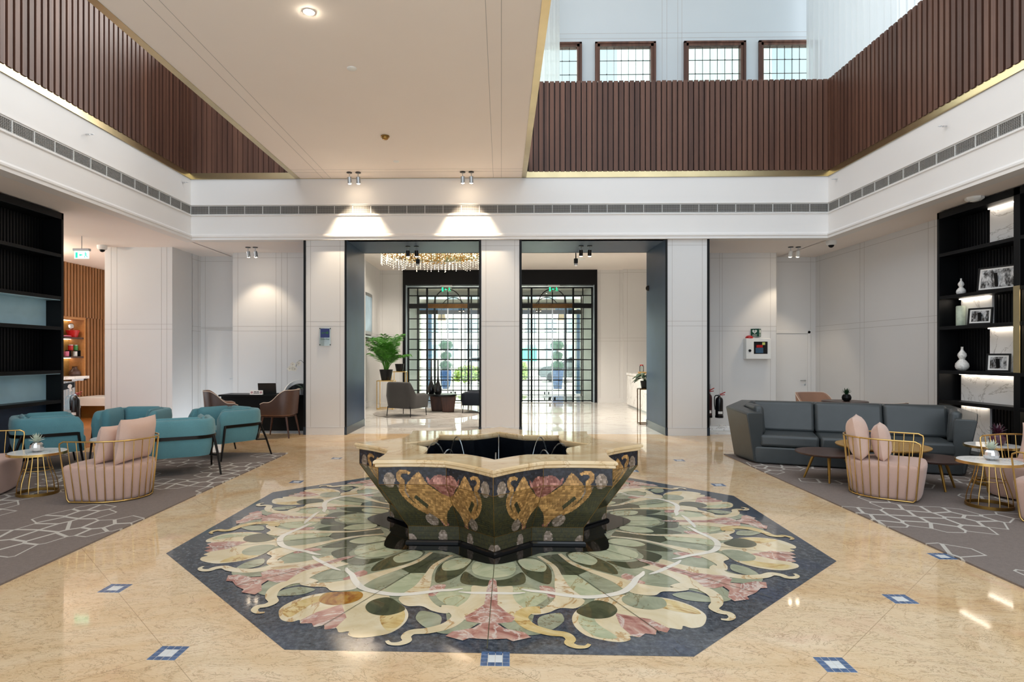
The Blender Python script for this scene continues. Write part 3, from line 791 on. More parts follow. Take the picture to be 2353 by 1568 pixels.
# ------------------------------------------------------------ gold wire chairs
def wire_chair(label, loc, rz):
    t = thing('wire_armchair', label, 'armchair', (*loc, ZC), rz, 'gold wire tub chairs')
    w, xf = .41, .33
    U = resample(upath(w, xf, -w, w, 10, 4), 40)
    out = [(p.x, p.y) for p, n, s in U]
    front = [(xf+.07*(1-(y/w)**2)**.5+0.0, y) for y in [-w+2*w*i/14 for i in range(1, 14)]]
    ol = out+front
    lay = [(.012, .80), (.02, .845), (.05, .87), (.2, .93), (.33, .975), (.352, .975), (.368, .958), (.374, .92), (.376, .7), (.377, .3)]
    B().loft([[(x*s, y*s, z) for x, y in ol] for z, s in lay]).build('seat', M['pink'], t, smooth=50)
    b = B(); zt, zb_ = .625, .012
    sc = lambda z: .895+(1.045-.895)*(z-zb_)/(zt-zb_)
    def pt(i, z): p = U[i][0]; return (p.x*sc(z), p.y*sc(z), z)
    top = [pt(0, zb_+.03), pt(0, .2), pt(0, .4), pt(0, zt-.05)]
    top += [(pt(0, zt-.02)[0]-.008, pt(0, zt-.02)[1], zt-.02), (pt(1, zt)[0]-.0, pt(1, zt)[1], zt)]
    top += [pt(i, zt) for i in range(2, 38)]
    top += [pt(38, zt), (pt(39, zt-.02)[0]-.008, pt(39, zt-.02)[1], zt-.02)]
    top += [pt(39, zt-.05), pt(39, .4), pt(39, .2), pt(39, zb_+.03)]
    b.tube(top+[(pt(39, zb_)[0]-.02, pt(39, zb_)[1], zb_)]+[pt(i, zb_) for i in range(38, 0, -1)]+[(pt(0, zb_)[0]-.02, pt(0, zb_)[1], zb_)], .0085, 8, True)
    N = 20; T = U[-1][2]
    V = resample(U, N+2)
    for p, n, s in V[1:-1]:
        b.tube([(p.x*sc(z), p.y*sc(z), z) for z in (zb_, .3, zt)], .0055, 6)
    b.build('wire_back', M['gold'], t, smooth=60)
    t.scale = (.93, .93, 1)
    return t
WC = {}
wire_chair('gold wire tub chair seen from behind, left of the medallion, two blush cushions in it', (-4.07, 6.37), R(178))
wire_chair('gold wire tub chair cut by the left edge of the photo beside the marble table', (-5.66, 6.45), R(20))
wire_chair('gold wire tub chair in front of the grey sofa, opening towards the right', (4.12, 6.60), R(-36))
wire_chair('gold wire tub chair at the right edge facing left behind the white side table', (5.56, 6.36), R(204))
wire_chair('nearest gold wire tub chair, cut by the right edge with its back to us', (5.07, 5.46), R(120))

def pillow_mesh(w, h, th, n=16):
    b = B()
    def P(sgn):
        def f(u, v):
            a, c = 2*u-1, 2*v-1
            k = max(0, (1-a**4)*(1-c**4))**.45
            px = a*(1-.07*(1-c*c)); pz = c*(1-.07*(1-a*a))
            return (sgn*th/2*k*(1-.12*(a*a+c*c)), px*w/2, h/2+pz*h/2)
        return f
    b.grid(P(1), n, n); b2 = B().grid(P(-1), n, n)
    b2.f = [tuple(reversed(q)) for q in b2.f]
    return b.merge(b2)
def pillow(label, loc, rz, w, h, th, tilt):
    o = pillow_mesh(w, h, th).build('cushion', M['pinkpillow'], smooth=180, loc=loc, rot=(0, tilt, rz))
    return tag(o, label, 'cushion', 'blush cushions on the wire chairs')
E_ = ZC+.372
pillow('larger blush cushion against the back of the wire chair left of the medallion', (-3.90, 6.37, E_), R(178), .58, .47, .19, R(-9))
pillow('smaller blush cushion leaning in front of the larger one, left wire chair', (-4.12, 6.34, E_), R(176), .46, .40, .18, R(-12))
pillow('blush cushion in the wire chair at the left edge, mostly cut off', (-5.86, 6.44, E_), R(20), .5, .42, .16, R(-10))
pillow('taller blush cushion at the back of the wire chair before the sofa', (3.93, 6.70, E_), R(-34), .50, .46, .21, R(-10))
pillow('second blush cushion, further right, in the wire chair before the sofa', (4.12, 6.63, E_), R(-34), .46, .38, .18, R(-8))
pillow('blush cushion with double top seam in the chair at the right edge', (5.80, 6.52, E_), R(204), .5, .46, .16, R(-12))
pillow('front blush cushion leaning in the chair at the right edge', (5.68, 6.44, E_), R(206), .52, .40, .15, R(-16))

# ------------------------------------------------------------ marble side tables and pots
def side_table(label, loc, h=.455):
    t = thing('side_table', label, 'side table', (*loc, ZC), 0, 'marble-topped wire side tables')
    tt = B().lathe([(0, h-.018), (.262, h-.018), (.264, h-.004), (.26, h), (0, h)], 48).build('tabletop', M['marble'], t)
    B().lathe([(.264, h-.028), (.274, h-.028), (.274, h-.002), (.2625, h-.002), (.264, h-.02)], 48).build('rim', M['gold'], tt)
    b = B()
    pr = [(.186, .02), (.184, .08), (.174, .14), (.15, .22), (.124, .3), (.108, .37), (.104, h-.02)]
    for k in range(14):
        a = 2*PI*k/14
        b.tube([(r*cos(a), r*sin(a), z) for r, z in pr], .0045, 6)
    for r, z in ((.137, .26),): b.tube([(r*cos(2*PI*i/32), r*sin(2*PI*i/32), z) for i in range(32)], .004, 6, True)
    b.build('wire_cage', M['gold'], t, smooth=60)
    B().lathe([(.18, .0), (.194, .0), (.194, .03), (.18, .03), (.18, .0)], 40, cap=False).build('base_ring', M['golddark'], t)
    return t
side_table('round white marble side table with gold wire base, left, holding a pineapple pot', (-4.98, 6.46))
side_table('round white marble side table with gold wire base, right foreground', (4.80, 6.08))
side_table('small gold-rimmed side table behind the chair at the right edge', (5.66, 7.12))
def pineapple(label, loc, potm, leafm, sc=1.0, n=26):
    t = thing('pineapple_pot', label, 'plant pot', loc, 0)
    B().lathe([(0, 0), (.035, 0), (.058, .02), (.066, .05), (.06, .08), (.045, .1), (.04, .102), (.04, .09), (0, .09)], 14).build('pot', potm, t, smooth=20)
    b = B()
    for i in range(n):
        a = i*2.4; tl = .2+.9*(i/n); L = .115-.03*(i/n)
        d = Vector((cos(a)*sin(tl), sin(a)*sin(tl), cos(tl))); s = Vector((-sin(a), cos(a), 0))
        p0 = Vector((0, 0, .095)); p1 = p0+d*L*.5; p2 = p0+d*L+Vector((0, 0, -.012*tl))
        w = .011
        nrm = d.cross(s)*.003
        b.add([p0-s*w*.6, p0+s*w*.6, p1+s*w+nrm, p1-s*w+nrm, p2], [(0, 1, 2, 3), (3, 2, 4)])
    b.build('leaves', leafm, t, smooth=0, solid=.002)
    t.scale = (sc,)*3
    return t
pineapple('silver pot with a pale spiky plant on the left marble side table', (-4.96, 6.42, ZC+.456), M['chrome'], M['succulent'])
pineapple('glass pot with a pale spiky plant on the right marble side table', (4.82, 6.08, ZC+.456), M['chrome'], M['succulent'])
pineapple('plum pineapple ornament on the small side table behind the right chair', (5.70, 7.10, ZC+.456), M['plum'], M['plum'], 1.25)

# ------------------------------------------------------------ teal tub chairs
def teal_chair():
    t = thing('tub_armchair', 'x', 'armchair', (0, 0, 0), 0, 'teal tub chairs')
    w, xf, xb = .43, .36, -.38
    path = resample(upath(w, xf, xb, .24, 8, 4), 44)
    def sec(s, T):
        e = min(s, T-s); drop = .09*(1-math.sqrt(max(0, 1-(1-min(e/.09, 1))**2)))
        k = min(1, e/.03)
        zt = .695-drop
        return [(-.105, .24), (-.105, zt-.05), (-.095, zt-.015), (-.06, zt), (-.025, zt-.003), (-.003, zt-.03), (0.006, zt-.12), (0, .47), (-.012, .34), (-.045, .235)]
    sweep(path, sec).build('shell', M['teal'], t, smooth=60)
    sp = [(.40, -.30), (.41, -.2), (.415, 0), (.41, .2), (.40, .30), (.3, .325), (-.2, .325), (-.29, .2), (-.29, -.2), (-.2, -.325), (.3, -.325)]
    B().prism(sp, .27, .43).build('seat_cushion', M['teal'], t, bevel=.035, seg=4)
    B().prism([(x*.96, y*.98) for x, y in sp], .225, .27).build('seat_base', M['teal'], t, bevel=.01)
    inner = resample(upath(w-.11, xf-.05, xb+.11, .15, 8, 4), 61)
    for a, c, nm in ((1, 19, 'arm_pad'), (20, 40, 'back_pad'), (41, 59, 'arm_pad')):
        sub = [(p, n, s-inner[a][2]) for p, n, s in inner[a:c+1]]
        def sec2(s, T):
            e = min(s, T-s); k = .45+.55*math.sqrt(max(0, min(1, e/.05)))
            th = .075*k; zt = .70-.03*(1-k)
            return [(.004, .40), (.004, zt), (-.02, zt+.015*k), (-.05*k, zt-.005), (-th, zt-.07), (-th, .45), (-th*.8, .41)]
        sweep(sub, sec2).build(nm, M['teal'], t, smooth=60)
    fp = resample(upath(w+.004, xf-.06, xb-.004, .245, 8, 4), 40)
    sweep(fp, lambda s, T: [(0, .455), (.012, .455), (.012, .495), (0, .495)]).build('frame_band', M['darkmetal'], t, smooth=30)
    for s in (1, -1):
        B().tube([(xf-.06, s*(w+.008), .49), (xf-.03, s*(w+.012), .25), (xf+.01, s*(w+.018), 0)], [.017, .015, .012], 8).build('leg', M['darkmetal'], t)
        b = B().tube([(xb+.10, s*(w-.03), .48), (xb+.02, s*(w+.01), .24), (xb-.05, s*(w+.035), 0)], [.017, .015, .012], 8)
        b.tube([(xb+.10, s*(w-.03), .48), (xb+.14, s*(w-.06), .23)], .012, 8)
        b.tube([(xb+.14, s*(w-.07), .235), (xb+.02, s*(w+.01), .235)], .011, 8)
        b.build('leg', M['darkmetal'], t)
    return t
tc = teal_chair()
spots = [(-6.0, 7.93, 42, 'teal tub chair with its back to us at the far left, beside the black bookcase'),
         (-5.38, 8.88, -84, 'teal tub chair facing us behind the left gold wire chair'),
         (-4.12, 7.66, 122, 'teal tub chair with its back to us just right of the gold wire chair'),
         (-4.08, 9.0, 236, 'teal tub chair seen from the side in front of the black desk')]
for i, (x, y, a, lb) in enumerate(spots):
    if i == 0: tc.location = (x, y, ZC); tc.rotation_euler = (0, 0, R(a)); tc['label'] = lb
    else: dup(tc, (x, y, ZC), R(a), lb)
t = thing('coffee_table', 'low white round coffee table among the teal chairs', 'coffee table', (-5.02, 7.98, ZC))
B().lathe([(0, .37), (.36, .37), (.365, .38), (.36, .40), (0, .40)], 40).build('tabletop', M['marble'], t)
B().lathe([(0, .02), (.03, .02), (.03, .37), (0, .37)], 16).build('pedestal', M['golddark'], t)
B().lathe([(0, 0), (.27, 0), (.27, .012), (.03, .022), (0, .022)], 40).build('base_plate', M['golddark'], t)

# ------------------------------------------------------------ grey sofa
SA = R(-21.3)
t = thing('sofa', 'long charcoal leather sofa with angled arms on the right carpet', 'sofa', (3.47, 8.43, ZC), SA)
L = 2.38
base = [(0, 0), (-.26, .52), (-.10, .98), (L+.06, .98), (L+.17, .52), (L, 0)]
fl_ = lambda k: [(L/2+(x-L/2)*k, .5+(y-.5)*k) for x, y in base]
B().prism(fl_(.985), .01, .235, 0, fl_(1.01)).build('base', M['leather'], t, bevel=.02, seg=3)
def miter(P):
    out = []
    for i, p in enumerate(P):
        d1 = (Vector(p)-Vector(P[i-1])).normalized() if i else None
        d2 = (Vector(P[i+1])-Vector(p)).normalized() if i < len(P)-1 else None
        ns = [Vector((-d.y, d.x)) for d in (d1, d2) if d]
        n = sum(ns, Vector((0, 0)))
        n.normalize(); n = n/max(.5, n.dot(ns[0]))
        out.append((Vector(p), n))
    return out
pl = [base[0], base[1], base[2], base[3], base[4], base[5]]
mp = miter(pl)
rings = []
for i, (p, n) in enumerate(mp):
    n = n if True else n
    arm = i in (0, 1, 4, 5)
    zt = .70 if i in (0, 5) else (.745 if i in (1, 4) else .80)
    sec = [(-.13, .03), (-.13, zt-.03), (-.11, zt), (.085, zt), (.105, zt-.02), (.09, zt-.1), (.0, .03)]
    rings.append([(p.x+n.x*o, p.y+n.y*o-(.04 if i in (0, 5) and z > .5 else 0), z) for o, z in sec])
B().loft(rings).build('shell', M['leather'], t, smooth=20, bevel=.012, seg=3)
mid = L/2
for x0, x1 in ((.07, .80), (.81, 1.64), (1.65, L-.07)):
    B().prism([(x0, .015), (x0, .80), (x1, .80), (x1, .015)], .236, .40).build('seat_cushion', M['leather'], t, bevel=.04, seg=4)
for x0, x1 in ((.0, .80), (.805, 1.64), (1.645, L)):
    b = B().prism([(x0, .60), (x0, .86), (x1, .86), (x1, .60)], .39, .815, 0, [(x0, .70), (x0, .87), (x1, .87), (x1, .70)])
    b.build('back_cushion', M['leather'], t, bevel=.045, seg=4)
for sx in (0, 1):
    q = [(.03, .10), (-.10, .62), (.03, .66), (.16, .12)]
    q2 = [(.0, .10), (-.13, .62), (.0, .66), (.13, .12)]
    if sx: q = [(L-x, y) for x, y in q][::-1]; q2 = [(L-x, y) for x, y in q2][::-1]
    B().prism(q, .39, .79, 0, q2).build('bolster', M['leather'], t, bevel=.05, seg=4)

# nested coffee tables
def coffee(label, loc, r, h, topm, n=4, rz=0):
    t = thing('coffee_table', label, 'coffee table', (*loc, ZC), rz, 'nest of round coffee tables')
    B().lathe([(0, h-.03), (r-.03, h-.03), (r-.004, h-.016), (r, h-.004), (r-.004, h), (0, h)], 56).build('tabletop', topm, t, smooth=25)
    for k in range(n):
        a = 2*PI*k/n+.6
        B().tube([(r*.42*cos(a), r*.42*sin(a), h-.03), (r*.72*cos(a), r*.72*sin(a), 0)], [.018, .0105], 10).build('leg', M['brassleg'], t)
    return t
coffee('round walnut coffee table at the left of the nest before the sofa', (3.92, 7.36), .37, .335, M['walnuttop'], 4, .5)
coffee('taller round oak coffee table in the middle of the nest, behind the wire chair', (4.53, 7.33), .49, .42, M['oaktop'], 4, .2)
coffee('round walnut coffee table at the right of the nest before the sofa', (4.84, 6.95), .35, .335, M['walnuttop'], 4, .9)

# ------------------------------------------------------------ brown chairs, desk and its things
def shell_chair(name, label, loc, rz, outm, inm, legm, group, back=.87, arm=.65, z0=.42):
    t = thing(name, label, 'chair', loc, rz, group)
    path = resample(upath(.29, .25, -.27, .2, 8, 4), 44)
    def top(s, T):
        e = min(s, T-s)/T
        k = min(1, max(0, (e-.10)/.22)); k = k*k*(3-2*k)
        return arm-.03*max(0, 1-e/.04)+(back-arm)*k
    lean = lambda z, n: .05*(z-z0)/(.45)
    sweep(path, lambda s, T: [(-.02, z0), (.0, z0), (.035, top(s, T)-.01), (.03, top(s, T)), (.005, top(s, T))]).build('shell', outm, t, smooth=50)
    sweep(path, lambda s, T: [(-.045, z0+.02), (-.021, z0+.005), (.004, top(s, T)-.004), (-.012, top(s, T)-.006)]).build('lining', inm, t, smooth=50)
    sp = [(.31, -.22), (.325, 0), (.31, .22), (.2, .245), (-.15, .245), (-.235, .12), (-.235, -.12), (-.15, -.245), (.2, -.245)]
    B().prism(sp, .40, .475).build('seat', inm, t, bevel=.03, seg=4)
    b = B()
    b.prism([(x*.93, y*.93) for x, y in sp], .375, .40); b.build('seat_frame', legm, t, bevel=.006)
    for sx in (1, -1):
        for sy in (1, -1):
            x = .25 if sx > 0 else -.19
            B().tube([(x, sy*.2, .39), (x+sx*.07, sy*.245, 0)], [.022, .013], 8).build('leg', legm, t)
    # pale piping along the upper edge
    b = B().tube([(p.x+n.x*.034, p.y+n.y*.034, top(s, path[-1][2])) for p, n, s in path], .0055, 6)
    b.build('piping', M['piping'], t)
    return t
shell_chair('desk_armchair', 'brown shell armchair right of the desk front, seen from the side', (-4.07, 11.18, 0), R(176), M['brownleather'], M['brownfab'], M['walnutleg'], 'brown chairs at the desk')
shell_chair('desk_armchair', 'brown shell armchair left of the desk, half hidden by teal chairs', (-5.02, 10.85, 0), R(28), M['brownleather'], M['brownfab'], M['walnutleg'], 'brown chairs at the desk')
t = thing('desk', 'black concierge desk with closed front beside the left pillar', 'desk', (-4.63, 12.0, 0))
B().box(-.86, .86, -.28, .28, .70, .735).build('desktop', M['blacktop'] if 'blacktop' in M else M['black'], t, bevel=.004)
B().box(-.82, .82, -.24, -.21, .035, .70).build('front_panel', M['black'], t, smooth=0)
for s in (-1, 1): B().box(s*.82-.02, s*.82+.02, -.2, .25, .0, .70).build('side_panel', M['black'], t, smooth=0)
B().box(-.80, .80, -.22, -.2, 0, .035).build('plinth', M['steel'], t, smooth=0)
ZD = .7355
t = thing('office_chair', 'white shell chair with black cushion behind the desk', 'chair', (-4.22, 12.5, 0), R(-92))
path = resample(upath(.26, .12, -.2, .17, 8, 3), 36)
arch = lambda s, T: .62+.36*math.sin(PI*min(1, max(0, (s/T-.08)/.84)))**.7
sweep(path, lambda s, T: [(0, .4), (.03, .42), (.045, arch(s, T)-.01), (.03, arch(s, T)+.015), (.0, arch(s, T)+.01)]).build('shell', M['whiteplastic'], t, smooth=50)
sweep(path, lambda s, T: [(-.06, .42), (-.002, .42), (-.002, arch(s, T)-.07), (-.03, arch(s, T)-.085)]).build('lining', M['black'], t, smooth=50)
B().prism([(.2, -.22), (.2, .22), (-.14, .2), (-.18, 0), (-.14, -.2)], .38, .46).build('seat', M['black'], t, bevel=.02, seg=3)
b = B().tube([(0, 0, .38), (0, 0, .06)], .025, 10)
for k in range(5): b.tube([(0, 0, .08), (.26*cos(k*1.2566), .26*sin(k*1.2566), .02)], [.02, .014], 8)
b.build('swivel_base', M['steel'], t)
t = thing('laptop', 'open dark laptop on the desk with its lid towards us', 'laptop', (-4.60, 11.98, ZD), R(6))
B().box(-.17, .17, -.10, .12, 0, .014).build('keyboard_base', M['blackmetal'], t, bevel=.003)
M['laptoplid'] = plain('laptop_lid', '3a3735', .35, metal=.5, var=.08)
B().box(-.172, .172, -.004, .004, 0, .215).build('screen_lid', M['laptoplid'], t, bevel=.003, loc=(0, -.10, .012), rot=(R(14), 0, 0))
t = thing('name_card', 'white name card with two lines of writing at the desk edge', 'name card', (-4.76, 11.77, ZD), 0)
B().add([(-.125, -.025, 0), (.125, -.025, 0), (.125, .0, .085), (-.125, .0, .085), (-.125, .03, 0), (.125, .03, 0)], [(0, 1, 2, 3), (3, 2, 5, 4), (0, 3, 4), (1, 5, 2)]).build('card', M['labelwhite'], t, smooth=0)
b = B()
def cardpt(x, f): return (x, -.025+.025*f-.0012, .085*f)
for x0, x1, f0, f1 in ((-.05, .0, .58, .74), (.008, .05, .58, .74), (-.055, .06, .28, .42)):
    b.add([cardpt(x0, f0), cardpt(x1, f0), cardpt(x1, f1), cardpt(x0, f1)], [(0, 1, 2, 3)])
b.build('lettering', M['black'], t, smooth=0)
M['cardred'] = plain('card_emblem', 'b98f93', .6)
b = B()
for cx_ in (-.09, .09): b.add([(cx_+.024*cos(2*PI*i/16), -.025+.025*(.5+.28*sin(2*PI*i/16))-.0012, .085*(.5+.28*sin(2*PI*i/16))) for i in range(16)], [tuple(range(16))])
b.build('emblem', M['cardred'], t, smooth=0)

def orchid(label, loc):
    t = thing('orchid', label, 'orchid', loc, R(10))
    B().lathe([(0, 0), (.065, 0), (.085, .11), (.08, .112), (.075, .1), (0, .1)], 20).build('pot', M['steel'], t)
    b = B()
    for a, Ln, dr in ((2.6, .26, -.02), (.3, .2, .03), (-.6, .18, .0), (3.6, .2, .06), (1.5, .2, .04), (4.6, .16, .05)):
        d = Vector((cos(a), sin(a), 0)); s = Vector((-sin(a), cos(a), 0)); pr = []
        for i in range(8):
            u = i/7; w = .032*sin(PI*min(.98, u*.9+.1))
            p = d*(Ln*u*.8)+Vector((0, 0, .10+Ln*(.75*u-.55*u*u)-dr*u))
            pr.append([tuple(p-s*w), tuple(p-Vector((0, 0, w*.35))), tuple(p+s*w)])
        for i in range(7):
            o = len(b.v); b.add(pr[i]+pr[i+1], [(0, 1, 4, 3), (1, 2, 5, 4)])
    b.build('leaves', M['leafdark'], t, smooth=60, solid=.003)
    st_ = catmull([(0, 0, .1), (.02, 0, .3), (.03, 0, .52), (.02, 0, .60), (-.04, 0, .665), (-.10, 0, .63), (-.135, 0, .53)], 5, False)
    B().tube(st_, .0035, 6).build('stem', M['leafdark'], t)
    rnd = random.Random(3)
    for (x, z) in ((-.075, .60), (-.19, .58), (-.20, .51), (-.245, .50), (-.15, .495)):
        b = B(); y0 = rnd.uniform(-.03, .01); tilt = rnd.uniform(-.4, .4)
        for k in range(5):
            a = PI/2+k*2*PI/5+tilt; d = Vector((cos(a), -.15, sin(a))); s = Vector((-sin(a), 0, cos(a)))
            d = d*1.25; s = s*1.4; q = [d*0.006, d*.02+s*.014, d*.036+s*.012, d*.042, d*.036-s*.012, d*.02-s*.014]
            b.add([tuple(p) for p in q], [tuple(range(6))])
        b.ball((0, -.006, 0), .007, 8, 6, 1)
        b.build('blossom', [M['petal'], M['oaktop']], t, smooth=0, loc=(x, y0, z), solid=0)
    return t
orchid('white orchid in a steel pot at the right end of the desk', (-3.93, 12.0, ZD))

# ------------------------------------------------------------ table behind the sofa
t = thing('bistro_table', 'small round dark table behind the grey sofa', 'table', (5.72, 10.25, 0))
B().lathe([(0, .715), (.34, .715), (.345, .725), (.34, .742), (0, .742)], 40).build('tabletop', M['walnuttop'], t)
B().lathe([(.028, .02), (.028, .715), (0, .715)], 14).build('column', M['blackmetal'], t)
B().lathe([(0, 0), (.2, 0), (.2, .012), (.03, .025), (0, .025)], 28).build('foot', M['blackmetal'], t)
shell_chair('bistro_chair', 'tan upholstered chair behind the small table, back just above the sofa', (5.62, 10.95, 0), R(-80), M['brownfab'], M['brownfab'], M['walnutleg'], 'chairs at the small table', .83, .62)
shell_chair('bistro_chair', 'dark chair of the small table seen from behind above the sofa', (6.05, 9.78, 0), R(110), M['brownleather'], M['brownleather'], M['walnutleg'], 'chairs at the small table', .76, .6)
pineapple('dark pineapple pot with spiky plant on the small table behind the sofa', (5.71, 10.18, .743), M['black'], M['leafdark'], 1.1)
# ------------------------------------------------------------ bookcases
def bookcase(label, xf, sgn, yend, ydiv, ynear, lit):
    """xf: front plane; sgn=+1: stands towards +X; yend far end, ydiv divider"""
    t = thing('bookcase', label, 'bookcase', (xf, yend, 0))
    dp = .325
    X = lambda a, b: tuple(sorted((sgn*a, sgn*b)))
    L = yend-ynear; dv = yend-ydiv
    f = B()
    f.box(*X(0, dp), -.045, 0, 0, 3.67); f.box(*X(0, dp), -L, -L+.045, 0, 3.67)
    f.box(*X(0, dp), -L, 0, 3.57, 3.67); f.box(*X(.01, dp), -L, 0, 0, .10); f.box(*X(0, dp), -dv-.10, -dv, 0, 3.67)
    f.build('frame', M['black'], t, bevel=.003)
    zs = (.775, 1.225, 1.885, 2.345, 2.99)
    for z in zs: B().box(*X(.004, dp), -L+.02, -.02, z, z+.05).build('shelf', M['black'], t, bevel=.003)
    b = B().box(*X(dp-.02, dp), -L, 0, 0, 3.67)
    n = int(L/.055)
    for i in range(n):
        y = -(i+.5)*L/n; b.box(*X(dp-.034, dp-.018), y-.017, y+.017, .1, 3.57)
    b.build('fluted_back', M['black'], t, smooth=0)
    def panel(y0, y1, z0, z1, mat, nm, led=True):
        d = .29 if mat is not M['daylightblue'] else .27
        B().box(*X(d-.03, d), y0-yend, y1-yend, z0, z1).build(nm, mat, t, smooth=0)
        if led:
            B().box(*X(d-.075, d-.045), y0-yend+.02, y1-yend-.02, z1-.012, z1-.002).build('led_strip', M['led'], t, smooth=0)
    if lit:
        panel(8.04, 8.74, 3.04, 3.57, M['marble'], 'marble_panel')
        panel(8.70, 9.28, 1.935, 2.345, M['marble'], 'marble_panel')
        panel(8.04, 8.74, 1.275, 1.885, M['marble'], 'marble_panel')
        panel(8.04, 9.28, .825, 1.225, M['marble'], 'marble_panel')
        panel(8.74, 9.28, .10, .775, M['marble'], 'marble_panel')
        panel(ynear+.05, 7.92, 1.935, 2.345, M['brass'], 'brass_panel')
        panel(ynear+.05, 7.92, 1.275, 1.885, M['brass'], 'brass_panel')
        panel(ynear+.05, 7.90, .10, .775, M['brass'], 'brass_panel')
        B().box(*X(-.004, .02), -dv-.10, -dv, 1.275, 2.40).build('brass_facing', M['brass'], t, smooth=0)
    else:
        panel(ydiv+.0, yend-.045, 1.935, 2.345, M['daylightblue'], 'daylight_panel', False)  # back panels carry the blue daylight in their colour
        panel(ydiv+.0, yend-.045, .825, 1.225, M['daylightblue'], 'daylight_panel', False)
        B().box(*X(.24, .27), ydiv-yend, -.045, .1, .775).build('dark_panel', M['navy'], t, smooth=0)
        # blue daylight on the shelf undersides, put in as pale blue strips
        for z in (2.335, 1.215): B().box(*X(.02, .3), ydiv-yend, -.045, z, z+.009).build('daylight_lining', M['daylightblue'], t, smooth=0)
    return t
bookcase('tall black bookcase with lit white marble niches beyond the grey sofa', 6.65, 1, 9.42, 8.03, 6.5, True)
bookcase('tall black bookcase with two niches painted daylight blue at the left edge', -6.69, -1, 9.2, 7.75, 6.3, False)

M['gourd'] = stone('white_crackle_ceramic', ['d6d2cc', 'efede9', 'f7f6f3'], .15, 9, 2, 'a8a39b', 9, vw=.02)
def gourd(label, loc, h):
    pr = [(0, 0), (.07, 0), (.125, .06), (.15, .17), (.14, .29), (.09, .41), (.055, .47), (.075, .54), (.098, .62), (.09, .71), (.055, .80), (.03, .87), (.026, .96), (.03, 1.0), (.0, 1.0)]
    o = B().lathe([(r*h*1.7, z*h) for r, z in pr], 28).build('gourd_vase', M['gourd'], smooth=60, loc=loc)
    return tag(o, label, 'vase', 'white gourd vases')
gourd('smaller white gourd vase on the second shelf from the top of the right bookcase', (6.82, 9.16, 2.396), .245)
gourd('larger white gourd vase on the lower shelf, left of the small framed photo', (6.82, 9.14, 1.276), .35)
M['celadon'] = plain('celadon_glaze', 'bfcbb8', .25, var=.12, scale=20)
o = B().lathe([(0, 0), (.055, 0), (.06, .01), (.06, .29), (.05, .30), (.045, .29), (.045, .02), (0, .02)], 24).build('cylinder_vase', M['celadon'], smooth=50, loc=(6.83, 9.18, 1.936))
tag(o, 'pale green cylinder vase in the lit niche under the smaller gourd vase', 'vase')
def photo_mat(seed):
    t = NT('black_white_photograph'); v = t.coords((9, 9, 5), loc=(seed*3.1, seed*1.7, seed))
    n = t.noise(v, 1.6, 4, .6); n2 = t.noise(v, 5, 2)
    c = t.ramp(n, [(.40, srgb('121212')), (.47, srgb('4a4a4a')), (.52, srgb('9d9d9d')), (.6, srgb('d6d6d6'))])
    c = t.mix(.25, c, t.ramp(n2, [(.4, srgb('000000')), (.6, srgb('e8e8e8'))]))
    return t.set(c, .25)
def photo_frame(label, loc, w, h, rz, seed):
    t = thing('picture_frame', label, 'picture frame', loc, rz, 'framed photographs on the right bookcase')
    rot = (R(-8), 0, 0)
    f = B()
    k = .022
    f.box(-w/2, w/2, 0, .02, 0, k); f.box(-w/2, w/2, 0, .02, h-k, h); f.box(-w/2, -w/2+k, 0, .02, k, h-k); f.box(w/2-k, w/2, 0, .02, k, h-k)
    f.build('frame', M['black'], t, smooth=0, rot=rot)
    B().box(-w/2+k, w/2-k, .008, .016, k, h-k).build('mat_border', M['labelwhite'], t, smooth=0, rot=rot)
    g = k+.022
    B().box(-w/2+g, w/2-g, .006, .009, g, h-g).build('photograph', photo_mat(seed), t, smooth=0, rot=rot)
    B().box(-.02, .02, .02, .03, 0, h*.7).build('back_stand', M['black'], t, smooth=0, rot=(R(8), 0, 0), loc=(0, .0, 0))
    return t
photo_frame('largest framed black and white photo, on the second shelf, right bookcase', (6.80, 8.50, 2.397), .50, .34, R(-70), 1)
photo_frame('framed black and white photo in the lit niche of the right bookcase', (6.76, 8.74, 1.937), .30, .24, R(-62), 2)
photo_frame('smallest framed photo beside the larger gourd vase', (6.76, 8.42, 1.277), .27, .25, R(-55), 3)

# ------------------------------------------------------------ wall things
t = thing('defibrillator_cabinet', 'white wall cabinet with a red alarm dome holding a defibrillator', 'cabinet', (5.42, 13.1, 1.42))
b = B().box(-.26, .26, -.15, 0, 0, .44); b.build('body', M['whiteplastic'], t, bevel=.012)
b = B(); w0, w1, h0, h1 = -.10, .19, .11, .37
b.box(-.255, w0, -.165, -.148, .01, .43); b.box(w1, .255, -.165, -.148, .01, .43); b.box(w0, w1, -.165, -.148, .01, h0); b.box(w0, w1, -.165, -.148, h1, .43)
dr = b.build('door', M['whiteplastic'], t, smooth=0)
B().box(w0, w1, -.154, -.1495, h0, h1).build('window', M['blackpaint'], dr, smooth=0)
B().lathe([(0, 0), (.028, 0), (.028, .012), (0, .014)], 18).build('latch', M['black'], dr, loc=(-.185, -.166, .18), rot=(R(90), 0, 0))
M['aedcase'] = plain('device_case', '34556f', .4, var=.15); 
b = B().box(-.06, .10, -.1585, -.1535, .13, .24); b.build('device', M['aedcase'], t, smooth=0)
B().box(-.04, .09, -.1585, -.1535, .245, .30).build('device_grip', M['redpaint'], t, smooth=0)
M['lime'] = plain('yellow_green_print', 'c8d074', .5)
B().box(.08, .14, -.1585, -.1535, .30, .355).build('symbol', M['lime'], dr, smooth=0)
B().lathe([(.08, 0), (.075, .03), (.05, .055), (.0, .065)], 24).build('alarm_dome', M['redpaint'], t, loc=(-.16, -.075, .44))
t = thing('first_aid_sign', 'green V-shaped sign with white heart and letters AED above the cabinet', 'sign', (5.40, 13.1, 1.90))
